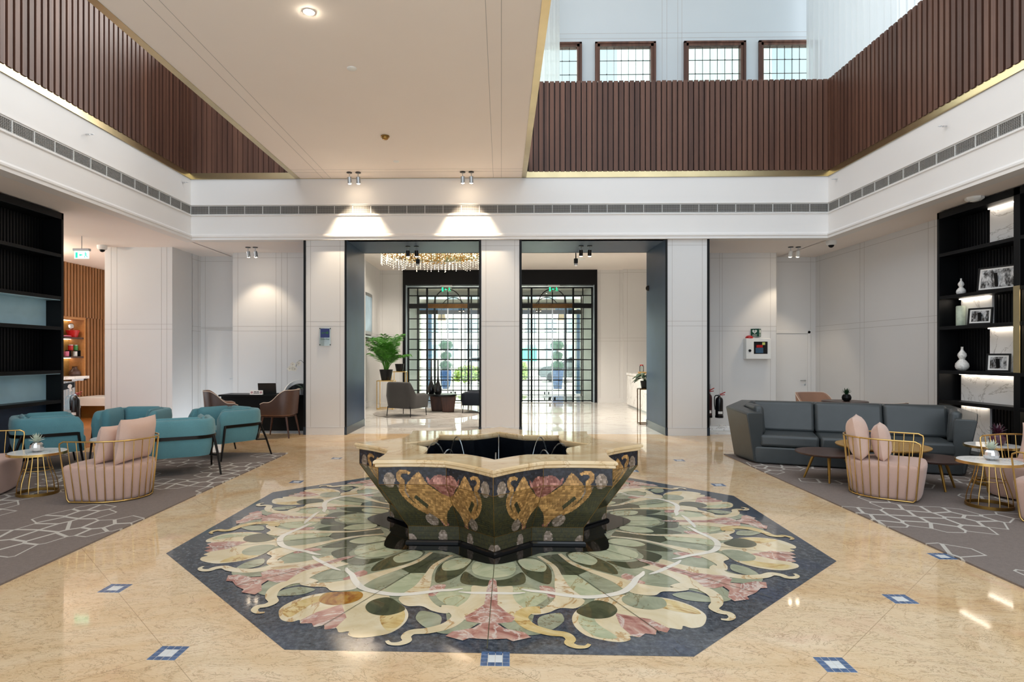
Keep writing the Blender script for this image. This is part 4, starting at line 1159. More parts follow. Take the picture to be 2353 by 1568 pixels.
M['signgreen'] = plain('sign_green', '0c4a35', .4, var=.04)
M['signwhite'] = plain('sign_white', 'e4ece2', .4, var=.02)
def heart(w): 
    pts = []
    for i in range(36):
        a = 2*PI*i/36; pts.append((w*sin(a)**3, w*(13*cos(a)-5*cos(2*a)-2*cos(3*a)-cos(4*a))/16))
    return pts
for nm, rz, off in (('left_face', R(-38), 0), ('right_face', R(52), 1)):
    fc = B().box(0, .16, -.004, .004, 0, .165)
    Mx = Matrix.Translation((-.085 if not off else .041, -.02 if not off else -.12, 0)) @ Matrix.Rotation(rz, 4, 'Z')
    q = B().merge(fc, Mx); sf = q.build('sign_face', M['signgreen'], t, smooth=0)
    hb = B(); hp = heart(.05); hb.add([(.08+x, -.0052, .105+y) for x, y in hp], [tuple(reversed(range(36)))])
    B().merge(hb, Mx).build('heart', M['signwhite'], sf, smooth=0)
    bo = B().add([(.085, -.0062, .14), (.07, -.0062, .105), (.081, -.0062, .105), (.074, -.0062, .075), (.092, -.0062, .112), (.081, -.0062, .112)], [(0, 1, 2, 3, 4, 5)])
    B().merge(bo, Mx).build('bolt', M['signgreen'], sf, smooth=0)
    text_mesh('lettering', 'AED', .05, M['signwhite'], sf, Mx @ Matrix.Translation((.08, -.006, .027)) @ Matrix.Rotation(PI/2, 4, 'X'))

# white door right
t = struct(B().box(6.06, 6.80, 13.655, 13.69, 0, 1.98).build('door_1', M['wall'], bevel=.003))
f = B().box(6.80, 6.86, 13.64, 13.69, 0, 2.04); f.box(6.0, 6.86, 13.64, 13.69, 1.985, 2.04); f.box(6.855, 6.885, 13.66, 13.69, 0, 2.07)
f.build('door_frame', M['wall'], t, bevel=.003)
def lever(parent, x, y, z, s):
    b = B().tube([(x, y, z), (x, y-.045, z)], .011, 10); b.tube([(x, y-.045, z), (x+s*.115, y-.045, z)], .009, 10)
    b.lathe([(0, 0), (.024, 0), (.024, .008), (0, .008)], 16, (0, 0, 0))
    o = b.build('door_handle', M['steel'], parent)
    B().ball((x, y-.004, z-.09), .02, 12, 8, 0, (1, .35, 1)).build('keyhole', M['steel'], parent)
lever(t, 6.74, 13.655, .94, -1)
t = struct(B().box(-6.5, -5.75, 13.345, 13.369, 0, 2.05).build('door_2', M['wall'], bevel=.003))
lever(t, -5.86, 13.345, .98, -1)

# Green Key plaque
t = thing('award_plaque', 'clear wall plaque with a blue square and green lettering on the left pillar', 'plaque', (-3.32, Y1-.0, 1.68))
pp = B().box(-.105, .105, -.026, -.020, 0, .34).build('acrylic_plate', M['acrylic'], t, smooth=0)
M['plaqueblue'] = plain('plaque_blue', '0f1f66', .3, var=.08)
M['plaquegreen'] = plain('plaque_green', '1d5a3a', .4)
B().box(-.085, .085, -.0285, -.0262, .155, .325).build('blue_square', M['plaqueblue'], pp, smooth=0)
b = B()
b.add([(.045+.026*cos(2*PI*i/20), -.0292, .245+.026*sin(2*PI*i/20)) for i in range(20)], [tuple(range(20))])
b.box(-.065, .03, -.0295, -.0288, .238, .252); b.box(-.06, -.05, -.0295, -.0288, .22, .24); b.box(-.04, -.03, -.0295, -.0288, .222, .24)
b.build('key_emblem', M['plaquegreen'], pp, smooth=0)
text_mesh('lettering', 'Green Key', .038, M['plaquegreen'], pp, Matrix.Translation((0, -.0275, .125)) @ Matrix.Rotation(PI/2, 4, 'X'))
text_mesh('year', '2018', .022, M['grillegrey'], pp, Matrix.Translation((0, -.0275, .088)) @ Matrix.Rotation(PI/2, 4, 'X'))
for x in (-.098, .098):
    for z in (.02, .325): B().tube([(x, 0, z), (x, -.032, z)], .009, 10).build('standoff', M['darkmetal'], t)

# ------------------------------------------------------------ fire points
def extinguisher(label, loc, mat, rz=0, h=.5):
    t = thing('fire_extinguisher', label, 'fire extinguisher', loc, rz, 'fire extinguishers')
    r = .075
    B().lathe([(0, 0), (r*.92, 0), (r, .015), (r, h*.66), (r*.9, h*.74), (r*.5, h*.80), (.022, h*.83), (.022, h*.87), (0, h*.87)], 24).build('cylinder', mat, t)
    B().lathe([(r*.94, -.012), (r+.004, -.01), (r+.004, .035), (r, .037)], 24, cap=False).build('base_ring', M['black'], t)
    b = B().tube([(0, 0, h*.85), (0, 0, h*.92)], .017, 8); b.box(-.02, .02, -.02, .02, h*.86, h*.90)
    vv = b.build('valve', M['steel'], t)
    b = B().tube([(-.01, 0, h*.90), (.05, 0, h*.94), (.12, 0, h*1.0)], .009, 6); b.tube([(-.01, 0, h*.88), (.05, 0, h*.89), (.11, 0, h*.90)], .008, 6)
    b.build('handle', M['redpaint'], vv)
    B().tube(catmull([(-.02, 0, h*.87), (-.085, 0, h*.84), (-.1, -.01, h*.6), (-.088, -.02, h*.3)], 6, False), .011, 8).build('hose', M['black'], vv)
    lb = B(); n = 8
    for z0_, z1_ in ((.13, .17), ):
        vs = []
        for i in range(n+1):
            a = -PI/2-.6+1.2*i/n
            vs += [((r+.0015)*cos(a), (r+.0015)*sin(a), h*.14), ((r+.0015)*cos(a), (r+.0015)*sin(a), h*.24)]
        lb.add(vs, [(2*i, 2*i+2, 2*i+3, 2*i+1) for i in range(n)])
    lb.build('paper_label', M['labelwhite'], t)
    return t
t = thing('extinguisher_stand', 'clear acrylic fire point stand on a flat base, left by the oak wall', 'stand', (-8.60, 12.05, .005))
B().box(-.17, .17, -.12, .12, 0, .02).build('base', M['whiteplastic'], t, bevel=.004)
B().box(-.13, .13, -.09, -.08, .02, .98).build('acrylic_panel', M['acrylic'], t, bevel=.002)
B().add([(-.12, -.093, .80), (.12, -.093, .86), (.12, -.093, .97), (-.12, -.093, .93)], [(0, 1, 2, 3)]).build('dark_print', M['black'], t, smooth=0)
B().add([(p[0]*.9+.03, -.0945, p[1]+.86) for p in catmull([(-.03, .05), (.02, .06), (.05, .03), (.03, -.02), (.05, -.07), (.0, -.08), (-.01, -.03), (-.05, -.0)], 5)], [tuple(range(40))]).build('white_emblem', M['labelwhite'], t, smooth=0)
B().box(-.32, .16, .02, .035, .44, .50).build('bracket', M['steel'], t, smooth=0)
B().box(-.09, -.06, .0, .02, .02, .5).build('post', M['steel'], t, smooth=0)
extinguisher('red fire extinguisher with white label left of the clear acrylic stand', (-8.86, 12.0, .27), M['redpaint'], R(10))
extinguisher('black fire extinguisher directly behind the acrylic panel', (-8.63, 12.07, .25), M['blackpaint'], R(0))
extinguisher('black fire extinguisher with red lever, right of the two black ones', (-8.47, 11.98, .24), M['blackpaint'], R(5), .54)
t = thing('extinguisher_stand', 'steel fire point stand on a marble plinth beside the right pillar', 'stand', (4.22, 12.35, 0))
B().box(-.30, .34, -.16, .2, 0, .085).build('plinth', M['marble'], t, bevel=.006)
B().box(-.22, .02, .06, .08, .085, .92).build('back_plate', M['steel'], t, bevel=.002)
B().box(-.20, -.0, .0, .06, .52, .56).build('bracket', M['darkmetal'], t, smooth=0)
extinguisher('black fire extinguisher with red lever between the right pillar and sofa', (4.37, 12.30, .26), M['blackpaint'], R(0))
M['darkred'] = plain('dark_red_enamel', '3a1214', .35)
extinguisher('dark red fire extinguisher half hidden by the right pillar', (4.16, 12.33, .26), M['darkred'], R(0), .58)

# ------------------------------------------------------------ oak niche with its goods
struct(B().box(XW-.42, XW-.38, NB['y0']-.1, NB['y1']+.05, .85, 2.5).build('wall_niche_back', M['oaktop'], smooth=0))
t = thing('display_niche', 'lit oak display niche with two shelves in the oak slat wall', 'shelf unit', (XW, NB['y1'], 0))
w = NB['y1']-NB['y0']
M['oakpanel'] = wood('oak_panel', 'a9713f', 'c08a55', .4, 'Y')
b = B().box(-.38, .0, -.05, 0, .98, 2.42); b.box(-.38, .0, -w, -.05, 2.36, 2.42); b.build('surround', M['oakpanel'], t, smooth=0)
B().box(-.40, .05, -w, .06, .93, 1.0).build('counter', M['marble'], t, bevel=.004)
for z in (1.44, 1.90):
    s = B().box(-.38, -.02, -w, -.05, z, z+.035).build('shelf', M['walnuttop'], t, smooth=0)
for z in (1.44, 1.90, 2.36): B().box(-.36, -.33, -w, -.06, z-.012, z-.002).build('led_strip', M['led'], t, smooth=0)
def nt(o, lb, c): return tag(o, lb, c)
M['pinkprint'] = plain('pink_print', 'cf6f8d', .4, var=.4, scale=60); M['candygreen'] = plain('green_print', '3f8a4a', .4, var=.3)
NX = XW-.16
nt(B().lathe([(0, 0), (.10, 0), (.15, .17), (.14, .175), (.09, .02), (0, .02)], 16).build('red_basket', M['redpaint'], loc=(NX, 14.55, 1.936)), 'red gift basket on the top shelf of the oak niche', 'basket')
nt(B().ball((0, 0, 0), .11, 18, 10, 0, (.25, 1, .7)).build('balloon', M['chrome'], loc=(NX+.06, 14.42, 2.20)), 'silver oval balloon beside the red basket in the niche', 'balloon')
nt(B().ball((0, 0, 0), .1, 16, 8, 0, (.8, 1.2, .22)).build('gift_packet', M['pinkprint'], loc=(NX+.05, 14.28, 1.957)), 'pink packet lying beside the red basket in the niche', 'packet')
for i, (y, z, m, lb) in enumerate(((13.92, 1.476, M['pinkprint'], 'leftmost pink mug on the middle shelf of the niche'), (14.15, 1.476, M['whiteplastic'], 'white and red mug on the middle niche shelf'), (14.34, 1.476, M['pinkprint'], 'pink mug right of the white mug in the niche'), (14.62, 1.476, M['whiteplastic'], 'white box-shaped mug on the right of the middle niche shelf'), (14.48, 1.62, M['redpaint'], 'red tin on the small riser in the niche'), (14.64, 1.62, M['candygreen'], 'green tin on the small riser in the niche'))):
    t = thing('mug' if i < 4 else 'tin', lb, 'mug' if i < 4 else 'tin', (NX, y, z), 0, 'goods in the oak niche')
    B().lathe([(0, 0), (.05, 0), (.055, .01), (.055, .12), (.047, .12), (.045, .02), (0, .02)], 16).build('cup' if i < 4 else 'can', m, t)
    if i < 4: B().tube([(0, .05+.03*sin(a), .06+.035*cos(a)) for a in [PI*k/6 for k in range(7)]], .007, 6).build('handle', m, t)
    else: B().lathe([(0, .12), (.056, .12), (.056, .135), (0, .137)], 16).build('lid', M['steel'], t)
nt(B().box(-.07, .07, -.17, .17, 0, .01).box(-.07, .07, -.17, -.15, -.134, 0).box(-.07, .07, .15, .17, -.134, 0).build('riser', M['black'], smooth=0, loc=(NX, 14.56, 1.61)), 'black riser carrying two tins in the oak niche', 'stand')
nt(B().lathe([(0, 0), (.055, 0), (.075, .2), (.068, .2), (.05, .02), (0, .02)], 18).build('striped_vase', M['brownleather'], loc=(NX, 14.08, 1.0)), 'tall dark striped vase on the marble counter of the niche', 'vase')
nt(B().lathe([(0, 0), (.09, 0), (.13, .05), (.12, .11), (.06, .17), (.05, .21), (.06, .23), (.05, .23), (.04, .2), (0, .2)], 20).build('round_vase', M['brownleather'], loc=(NX, 14.62, 1.0)), 'rounded dark brown vase on the marble counter of the niche', 'vase')
t = thing('bench', 'white box bench with dark recess against the oak wall', 'bench', (-9.3, 14.7, 0))
B().box(-.85, .95, -.45, .45, .30, .50).build('seat', M['whiteplastic'], t, bevel=.006)
B().box(-.75, .85, -.30, .40, .004, .30).build('recess_base', M['golddark'], t, smooth=0)

# ------------------------------------------------------------ ceiling fittings
def spot(label, loc, headm, group, aim=(0, .25, -1), power=0, col=(1, .82, .6), L=.12, drop=.1, cone=70):
    t = thing('spotlight', label, 'spotlight', loc, 0, group)
    B().lathe([(0, 0), (.05, 0), (.05, -.012), (0, -.014)][::-1], 18).build('base', M['darkmetal'], t)
    B().tube([(0, 0, -.01), (0, 0, -drop)], .008, 8).build('stem', M['steel'], t)
    d = Vector(aim).normalized(); q = Vector((0, 0, -1)).rotation_difference(d)
    p = Vector((0, 0, -drop+.02))
    Mx = Matrix.Translation(p) @ q.to_matrix().to_4x4()
    hd = B().merge(B().lathe([(0, .0), (.036, .0), (.038, -L), (.032, -L), (.03, -L+.02), (0, -L+.02)], 18), Mx).build('head', headm, t)
    B().merge(B().ball((0, 0, -L+.004), .031, 14, 8, 0, (1, 1, .5)), Mx).build('lamp', M['warm'], hd)
    if power:
        l = D.lights.new('spot_light', 'SPOT'); l.energy = power; l.color = col; l.spot_size = R(cone); l.spot_blend = .5; l.shadow_soft_size = .03
        o = D.objects.new('spot_light', l); C.objects.link(o); o.parent = t
        o.matrix_local = Mx @ Matrix.Translation((0, 0, -L-.03))
    return t
G1 = 'paired spotlights'
ZB = 4.824
for x, s, g in ((-2.76, 'left', 'left'), (-2.60, 'right', 'left'), (-.70, 'left', 'right'), (-.545, 'right', 'right')):
    spot(f'spotlight under the far end of the bridge, {s} one of the {g} pair', (x, 11.02, ZB), M['steel'], G1, (0, .30, -1), 70)
for x, s in ((-5.13, 'left'), (-4.98, 'right')):
    spot(f'steel spotlight on the low ceiling above the black desk, {s} of the pair', (x, 12.25, ZS), M['steel'], G1, (0, .3, -1), 14, cone=80)
for x, s in ((5.84, 'left'), (5.99, 'right')):
    spot(f'bright spotlight on the low ceiling above the white door, {s} of the pair', (x, 12.4, ZS), M['whiteplastic'], G1, (0, .25, -1), 14, cone=80)
for x, s, g in ((-1.86, 'left', 'left'), (-1.69, 'right', 'left'), (1.58, 'left', 'right'), (1.75, 'right', 'right')):
    spot(f'dark spotlight on the navy soffit, {s} one in the {g} portal', (x, 12.1, HP), M['darkmetal'], G1, (0, .2, -1), 10)
for x, s in ((1.66, 'left'), (1.83, 'right')):
    spot(f'pale spotlight on the lobby ceiling beyond the right portal, {s} of the pair', (x, 14.5, 4.22), M['steel'], G1, (0, .1, -1), 170, (1, .92, .8), cone=130)
# camera poles hanging behind the portals
for x, g in ((-1.81, 'left'), (1.61, 'right')):
    t = thing('security_camera', f'small camera on a black drop pole behind the {g} portal', 'camera', (x, 13.2, 4.2))
    B().tube([(0, 0, 0), (0, 0, -.62)], .012, 8).build('pole', M['black'], t)
    B().box(-.04, .04, -.045, .045, -.71, -.61).build('housing', M['black'], t, bevel=.008)
    B().ball((0, 0, -.73), .042, 14, 10).build('dome', M['chrome'], t)
# domes, detectors, sprinklers
def dome(label, loc):
    t = thing('dome_camera', label, 'camera', loc)
    B().lathe([(0, 0), (.09, 0), (.09, -.06), (.07, -.085), (0, -.085)][::-1], 24).build('housing', M['whiteplastic'], t)
    B().ball((0, 0, -.082), .052, 16, 10).build('lens_dome', M['black'], t)
dome('white dome camera on the low ceiling right of the exit sign', (-7.95, 12.0, ZS))
dome('white dome camera on the low ceiling above the right wall', (6.30, 11.75, ZS))
def disc(name, label, loc, r, h, m, cat):
    o = B().lathe([(0, 0), (r, 0), (r, -h*.5), (r*.75, -h), (0, -h)][::-1], 28).build(name, m, loc=loc)
    return tag(o, label, cat)
disc('sprinkler_cover', 'white sprinkler cover on the bridge, nearest to us', (-1.73, 7.02, ZB), .055, .018, M['whiteplastic'], 'sprinkler')
disc('sprinkler_cover', 'white sprinkler cover on the bridge near its far end', (-1.80, 10.4, ZB), .05, .015, M['whiteplastic'], 'sprinkler')
t = thing('smoke_detector', 'brass-coloured smoke detector under the bridge', 'smoke detector', (-1.76, 9.2, ZB))
B().lathe([(0, 0), (.065, 0), (.065, -.02), (0, -.02)][::-1], 24).build('base', M['golddark'], t)
B().lathe([(0, -.02), (.05, -.02), (.045, -.045), (.03, -.055), (0, -.055)][::-1], 24).build('head', M['golddark'], t)
t = thing('downlight', 'bright round downlight in the bridge ceiling at the top edge of the photo', 'downlight', (-1.86, 5.86, ZB))
B().lathe([(.03, 0), (.055, 0), (.055, -.006), (.03, -.006), (.03, 0)][::-1], 28, cap=False).build('trim_ring', M['whiteplastic'], t)
B().lathe([(0, -.004), (.04, -.004), (.03, -.016), (0, -.018)][::-1], 20).build('lamp', emis('downlight_lamp', 'fff0d8', 160), t)
l = D.lights.new('down_light', 'SPOT'); l.energy = 60; l.color = (1, .86, .68); l.spot_size = R(100); l.spot_blend = .6; l.shadow_soft_size = .04
o = D.objects.new('down_light', l); C.objects.link(o); o.parent = t; o.location = (0, 0, -.03)
t = thing('smoke_alarm', 'white low alarm box on the soffit above the right bookcase', 'smoke detector', (6.55, 8.55, ZS))
B().lathe([(0, 0), (.11, 0), (.11, -.03), (.08, -.05), (0, -.05)][::-1], 8).build('body', M['whiteplastic'], t, smooth=0)
B().lathe([(0, -.05), (.05, -.05), (.04, -.06), (0, -.06)][::-1], 20).build('sensor', M['whiteplastic'], t)
def sprinkler(label, loc, rz):
    t = thing('sprinkler', label, 'sprinkler', loc, rz, 'side wall sprinklers on the fascia')
    B().tube([(0, 0, 0), (.05, 0, 0)], .012, 8).build('pipe', M['chrome'], t)
    b = B().tube([(.05, -.012, 0), (.085, -.014, .0)], .004, 6); b.tube([(.05, .012, 0), (.085, .014, .0)], .004, 6); b.lathe([(0, 0), (.024, 0), (.024, .003), (0, .003)], 12, (.088, 0, 0))
    b.build('head', M['chrome'], t)
sprinkler('chrome sprinkler on the left fascia, nearest to us', (FXL+.0, 8.5, 4.62), 0)
sprinkler('chrome sprinkler on the left fascia near the far corner', (FXL+.0, 11.1, 4.68), 0)
sprinkler('chrome sprinkler on the right fascia, nearest to us', (FXR, 8.4, 4.62), PI)
sprinkler('chrome sprinkler on the right fascia near the far corner', (FXR, 11.1, 4.68), PI)
# exit signs
M['exitglow'] = emis('exit_panel', 'c4f7dc', .9)
M['exitgreen'] = emis('exit_green', '12c98a', 1.0)
def exit_sign(label, loc, w=.30, rz=0, pm=None):
    t = thing('exit_sign', label, 'exit sign', loc, rz, 'lit green exit signs')
    B().box(-w*.56, w*.56, -.035, .035, -.045, 0).build('housing', M['steel'], t, bevel=.006)
    h = w*.5
    pn = B().box(-w/2, w/2, -.004, .004, -.05-h, -.045).build('panel', pm or M['exitglow'], t, smooth=0)
    b = B(); z = -.05-h/2
    b.box(-w*.42, -w*.27, -.006, -.0045, z-h*.38, z+h*.36)
    b.add([(-w*.18, -.006, z), (-w*.06, -.006, z+h*.2), (-w*.06, -.006, z+h*.07), (w*.06, -.006, z+h*.07), (w*.06, -.006, z-h*.07), (-w*.06, -.006, z-h*.07), (-w*.06, -.006, z-h*.2)], [(0, 1, 2, 3, 4, 5, 6)])
    b.build('door_and_arrow', M['exitgreen'], pn, smooth=0)
    q = B(); s = h
    def lim(x0, z0_, x1, z1_, wd):
        dx, dz_ = x1-x0, z1_-z0_; d = math.hypot(dx, dz_); nx, nz = -dz_/d*wd, dx/d*wd
        q.add([(w*.28+(x0+nx)*s, -.006, z+(z0_+nz)*s), (w*.28+(x0-nx)*s, -.006, z+(z0_-nz)*s), (w*.28+(x1-nx)*s, -.006, z+(z1_-nz)*s), (w*.28+(x1+nx)*s, -.006, z+(z1_+nz)*s)], [(0, 1, 2, 3)])
    q.add([(w*.28+(-.03+.075*cos(2*PI*i/14))*s, -.006, z+(.33+.075*sin(2*PI*i/14))*s) for i in range(14)], [tuple(range(14))])
    for a in ((-.02, .24, .03, -.02, .06), (.03, -.02, -.14, -.16, .045), (-.14, -.16, -.1, -.38, .04), (.03, -.02, .16, -.2, .045), (.16, -.2, .27, -.32, .04), (-.02, .2, -.2, .08, .035), (-.01, .2, .2, .1, .035)): lim(*a)
    q.build('running_man', M['exitgreen'], pn, smooth=0)
    return t
exit_sign('green lit exit sign hanging from the low ceiling at the far left', (-7.70, 11.05, 3.46), .27)
for x, g in ((-1.75, 'left'), (1.66, 'right')):
    exit_sign(f'green exit sign over the {g} entrance door', (x, 19.36, 3.735), .34, 0, M['acrylic'])
t = D.objects['exit_sign']
B().tube([(0, 0, 0), (0, 0, .23)], .008, 8).build('hanger', M['steel'], t)
# ------------------------------------------------------------ entrance lobby
ZL = 4.22
struct(B().box(-4.2, 6.3, Y2+.06, 19.5, ZL, ZL+.15).build('ceiling_lobby', M['ceil'], smooth=0))
wall_x('wall_lobby_left', Y2, 19.5, -3.88, 0, ZL, .15, -1, (14.2, 16.8), (2.05, 2.15), base=.14)
wall_x('wall_lobby_right', 13.85, 19.5, 6.1, 0, ZL, .15, 1)
wall_y('wall_lobby_near_left', -4.2, -2.915, Y2+.05, 0, ZL, .1); wall_y('wall_lobby_near_right', 3.10, 3.9, Y2+.05, 0, ZL, .1)
struct(B().box(-3.0, 3.15, Y2+.0, Y2+.06, HP, ZL+.1).build('wall_lobby_header', M['wall'], smooth=0))
wall_y('wall_entrance_left', -3.88, -3.14, 19.42, 0, ZL, .15, (-3.8, -3.24), (2.05, 2.15, 4.1), base=.14)
wall_y('wall_entrance_right', 3.04, 3.86, 19.42, 0, ZL, .15, (3.14, 3.76), (1.95, 2.05, 4.12), base=.14)
wall_y('wall_entrance_far_right', 3.86, 6.1, 19.32, 0, ZL, .25, (3.98,), (1.95, 2.05, 4.12), base=.14)
# black surround of the two doors
b = B().box(-3.14, 3.04, 19.36, 19.62, 3.74, ZL, 0)
b.box(-3.14, -3.05, 19.36, 19.62, 0, 3.74, 0); b.box(2.955, 3.04, 19.36, 19.62, 0, 3.74, 0); b.box(-.44, .33, 19.45, 19.62, 0, 3.74, 0)
struct(b.build('trim_entrance', M['black'], smooth=0))
M['jamb'] = plain('grey_jamb', 'aebfcb', .3, var=.03)
b = B().box(-3.05, -3.035, 19.40, 19.9, 0, 3.74); b.box(2.94, 2.955, 19.40, 19.9, 0, 3.74); b.box(-3.05, 2.955, 19.64, 19.9, 3.73, 3.745)
struct(b.build('trim_jamb', M['jamb'], smooth=0))
def entrance(name, cx_, Y, sc=1.0, thin=1.5):
    """glazed black steel door with grid, arch and transom"""
    hw = 1.30; T = .022*thin; ztop = 3.70
    fr = B(); y0, y1 = -.03, .03
    fr.box(-hw, -hw+.05, y0, y1, 0, ztop); fr.box(hw-.05, hw, y0, y1, 0, ztop); fr.box(-hw, hw, y0, y1, ztop-.04, ztop)
    for s in (-1, 1): fr.box(s*.67-.03, s*.67+.03, y0, y1, 0, ztop)
    o = struct(fr.build(name, M['black'], smooth=0, loc=(cx_, Y, 0)))
    g = B()
    for z in (.04, .37, .70, 1.03, 1.36, 1.69, 2.02, 2.35, 2.68, 3.43): g.box(-hw, hw, -.012, .012, z-T/2, z+T/2)
    for s in (-1, 1):
        g.box(s*.98-T/2, s*.98+T/2, -.012, .012, 0, ztop); g.box(s*.44-T/2, s*.44+T/2, -.012, .012, 0, 3.02)
    g.box(-T/2, T/2, -.012, .012, 3.16, ztop)
    g.build('glazing_bars', M['black'], o, smooth=0)
    g = B().box(-hw, hw, -.05, .05, 3.02, 3.17); g.build('transom', M['black'], o, smooth=0)
    B().box(-.64, .64, -.056, -.049, 3.03, 3.16).build('sensor_panel', M['bronze'], o, smooth=0)
    B().tube([(.44*cos(PI*i/20), 0, 3.17+.47*sin(PI*i/20)) for i in range(21)], .016, 6).build('arch', M['blackmetal'], o)
    B().box(-.018, .018, -.02, .02, 0, 3.02).build('meeting_stile', M['steel'], o, smooth=0)
    for s in (-1, 1): B().box(s*.075-.03, s*.075+.03, -.03, .0, .06, .16).build('floor_lock', M['black'], o, smooth=0)
    B().box(-hw+.02, hw-.02, -.003, .003, .02, ztop-.02).build('glass', M['glass'], o, smooth=0)
    return o
M['bronze'] = plain('bronze_panel', '5a3d18', .25, metal=.6, var=.3, scale=8)
entrance('door_3', -1.73, 19.68); entrance('door_4', 1.645, 19.68)
entrance('door_5', -1.78, 22.5, 1, 1.1); entrance('door_6', 1.67, 22.5, 1, 1.1)
struct(B().box(-3.3, 3.4, 19.62, 22.7, 3.86, 3.96).build('ceiling_vestibule', M['ceil'], smooth=0))
wall_x('wall_vestibule_right', 19.9, 22.6, 3.0, 0, 3.9, .3, 1); wall_x('wall_vestibule_left', 19.9, 22.6, -3.1, 0, 3.9, .3, -1)
struct(B().box(-.42, .31, 19.62, 22.5, 0, 3.86).build('wall_vestibule_middle', M['wall'], smooth=0))
struct(B().box(-3.3, 3.4, 22.47, 22.56, 3.70, 5.2).build('wall_vestibule_header', M['wall'], smooth=0))
# reception desk
t = thing('reception_desk', 'white marble reception desk at the right of the entrance lobby', 'reception desk', (3.74, 18.2, 0))
B().box(0, .55, -4.2, 0, .05, .90).build('front', M['marble'], t, smooth=0)
B().box(-.02, .60, -4.22, .02, .915, .985).build('counter_top', M['marble'], t, bevel=.004)
B().box(.01, .5, -4.19, -.01, .90, .915).build('brass_line', M['brass'], t, smooth=0)
B().box(.03, .5, -4.1, -.03, 0, .05).build('plinth', M['steel'], t, smooth=0)
ZR = .986
tag(B().box(-.09, .09, -.14, .14, 0, .05).build('wooden_tray', M['oaktop'], bevel=.006, loc=(3.98, 17.3, ZR)), 'small wooden tray at the end of the reception desk', 'tray')
t = thing('glass_jar', 'small glass jar with red lid on the wooden tray', 'jar', (3.98, 17.36, ZR+.05))
B().lathe([(0, 0), (.055, 0), (.06, .02), (.06, .15), (.045, .17), (.045, .175), (0, .175)], 18).build('jar', M['acrylic'], t)
B().lathe([(0, .175), (.05, .175), (.05, .2), (0, .2)], 18).build('lid', M['redpaint'], t)
tag(B().lathe([(0, 0), (.05, 0), (.05, .008), (.012, .02), (.012, .06), (.05, .10), (.055, .13), (.05, .13), (.01, .075), (0, .075)], 18).build('brass_cup', M['gold'], loc=(4.12, 17.05, ZR)), 'little brass cup beside the tray on the reception desk', 'cup')
# plant stand behind the right portal
def stand(label, loc, w, h, m):
    t = thing('plant_stand', label, 'plant stand', loc)
    b = B(); r = .011
    for x in (-w/2, w/2):
        for y in (-w/2, w/2): b.tube([(x, y, 0), (x, y, h)], r, 4)
    for z in (.02, h-.01):
        b.tube([(-w/2, -w/2, z), (w/2, -w/2, z), (w/2, w/2, z), (-w/2, w/2, z)], r, 4, True)
    b.build('frame', m, t, smooth=0)
    B().box(-w/2, w/2, -w/2, w/2, h-.006, h+.004).build('shelf', m, t, smooth=0)
    return t
stand('slender dark brass plant stand beside the right portal lining', (3.12, 13.3, 0), .26, .78, M['bronze'])
def leafy(label, loc, n, L, w, mat, potm, pr=.09, ph=.15, seed=1, spread=1.0):
    t = thing('potted_plant', label, 'plant', loc)
    B().lathe([(0, 0), (pr*.75, 0), (pr, ph), (pr*.9, ph), (pr*.85, ph-.02), (0, ph-.02)], 20).build('pot', potm, t)
    B().lathe([(0, ph-.019), (pr*.84, ph-.019), (0, ph-.012)], 16).build('soil', M['soil'], t)
    rnd = random.Random(seed); b = B(); st = B()
    for i in range(n):
        a = i*2.39996+rnd.uniform(-.3, .3); el = rnd.uniform(.15, 1.2)
        d = Vector((cos(a), sin(a), 0)); s = Vector((-sin(a), cos(a), 0)); ln = L*rnd.uniform(.7, 1.15); rows = []
        p0 = Vector((0, 0, ph-.02)); stem_top = p0+d*ln*.35*spread*cos(el)+Vector((0, 0, ln*.55*sin(el)+.03))
        st.tube([p0, (p0+stem_top)/2+Vector((0, 0, .02)), stem_top], .004, 5)
        for k in range(7):
            u = k/6; ww = w*sin(PI*min(.97, .08+u*.9))
            p = stem_top+d*(ln*.6*u)*spread+Vector((0, 0, ln*(.28*sin(el)*u-.42*u*u)))
            rows.append([tuple(p-s*ww), tuple(p-Vector((0, 0, ww*.3))), tuple(p+s*ww)])
        for k in range(6):
            b.add(rows[k]+rows[k+1], [(0, 1, 4, 3), (1, 2, 5, 4)])
    b.build('leaves', mat, t, smooth=60, solid=.003); st.build('stems', mat, t)
    return t
leafy('dark leafy plant on the slender stand beside the right portal', (3.12, 13.3, .786), 22, .34, .05, M['leafdark'], M['blackmetal'], .1, .16, 4, 1.1)
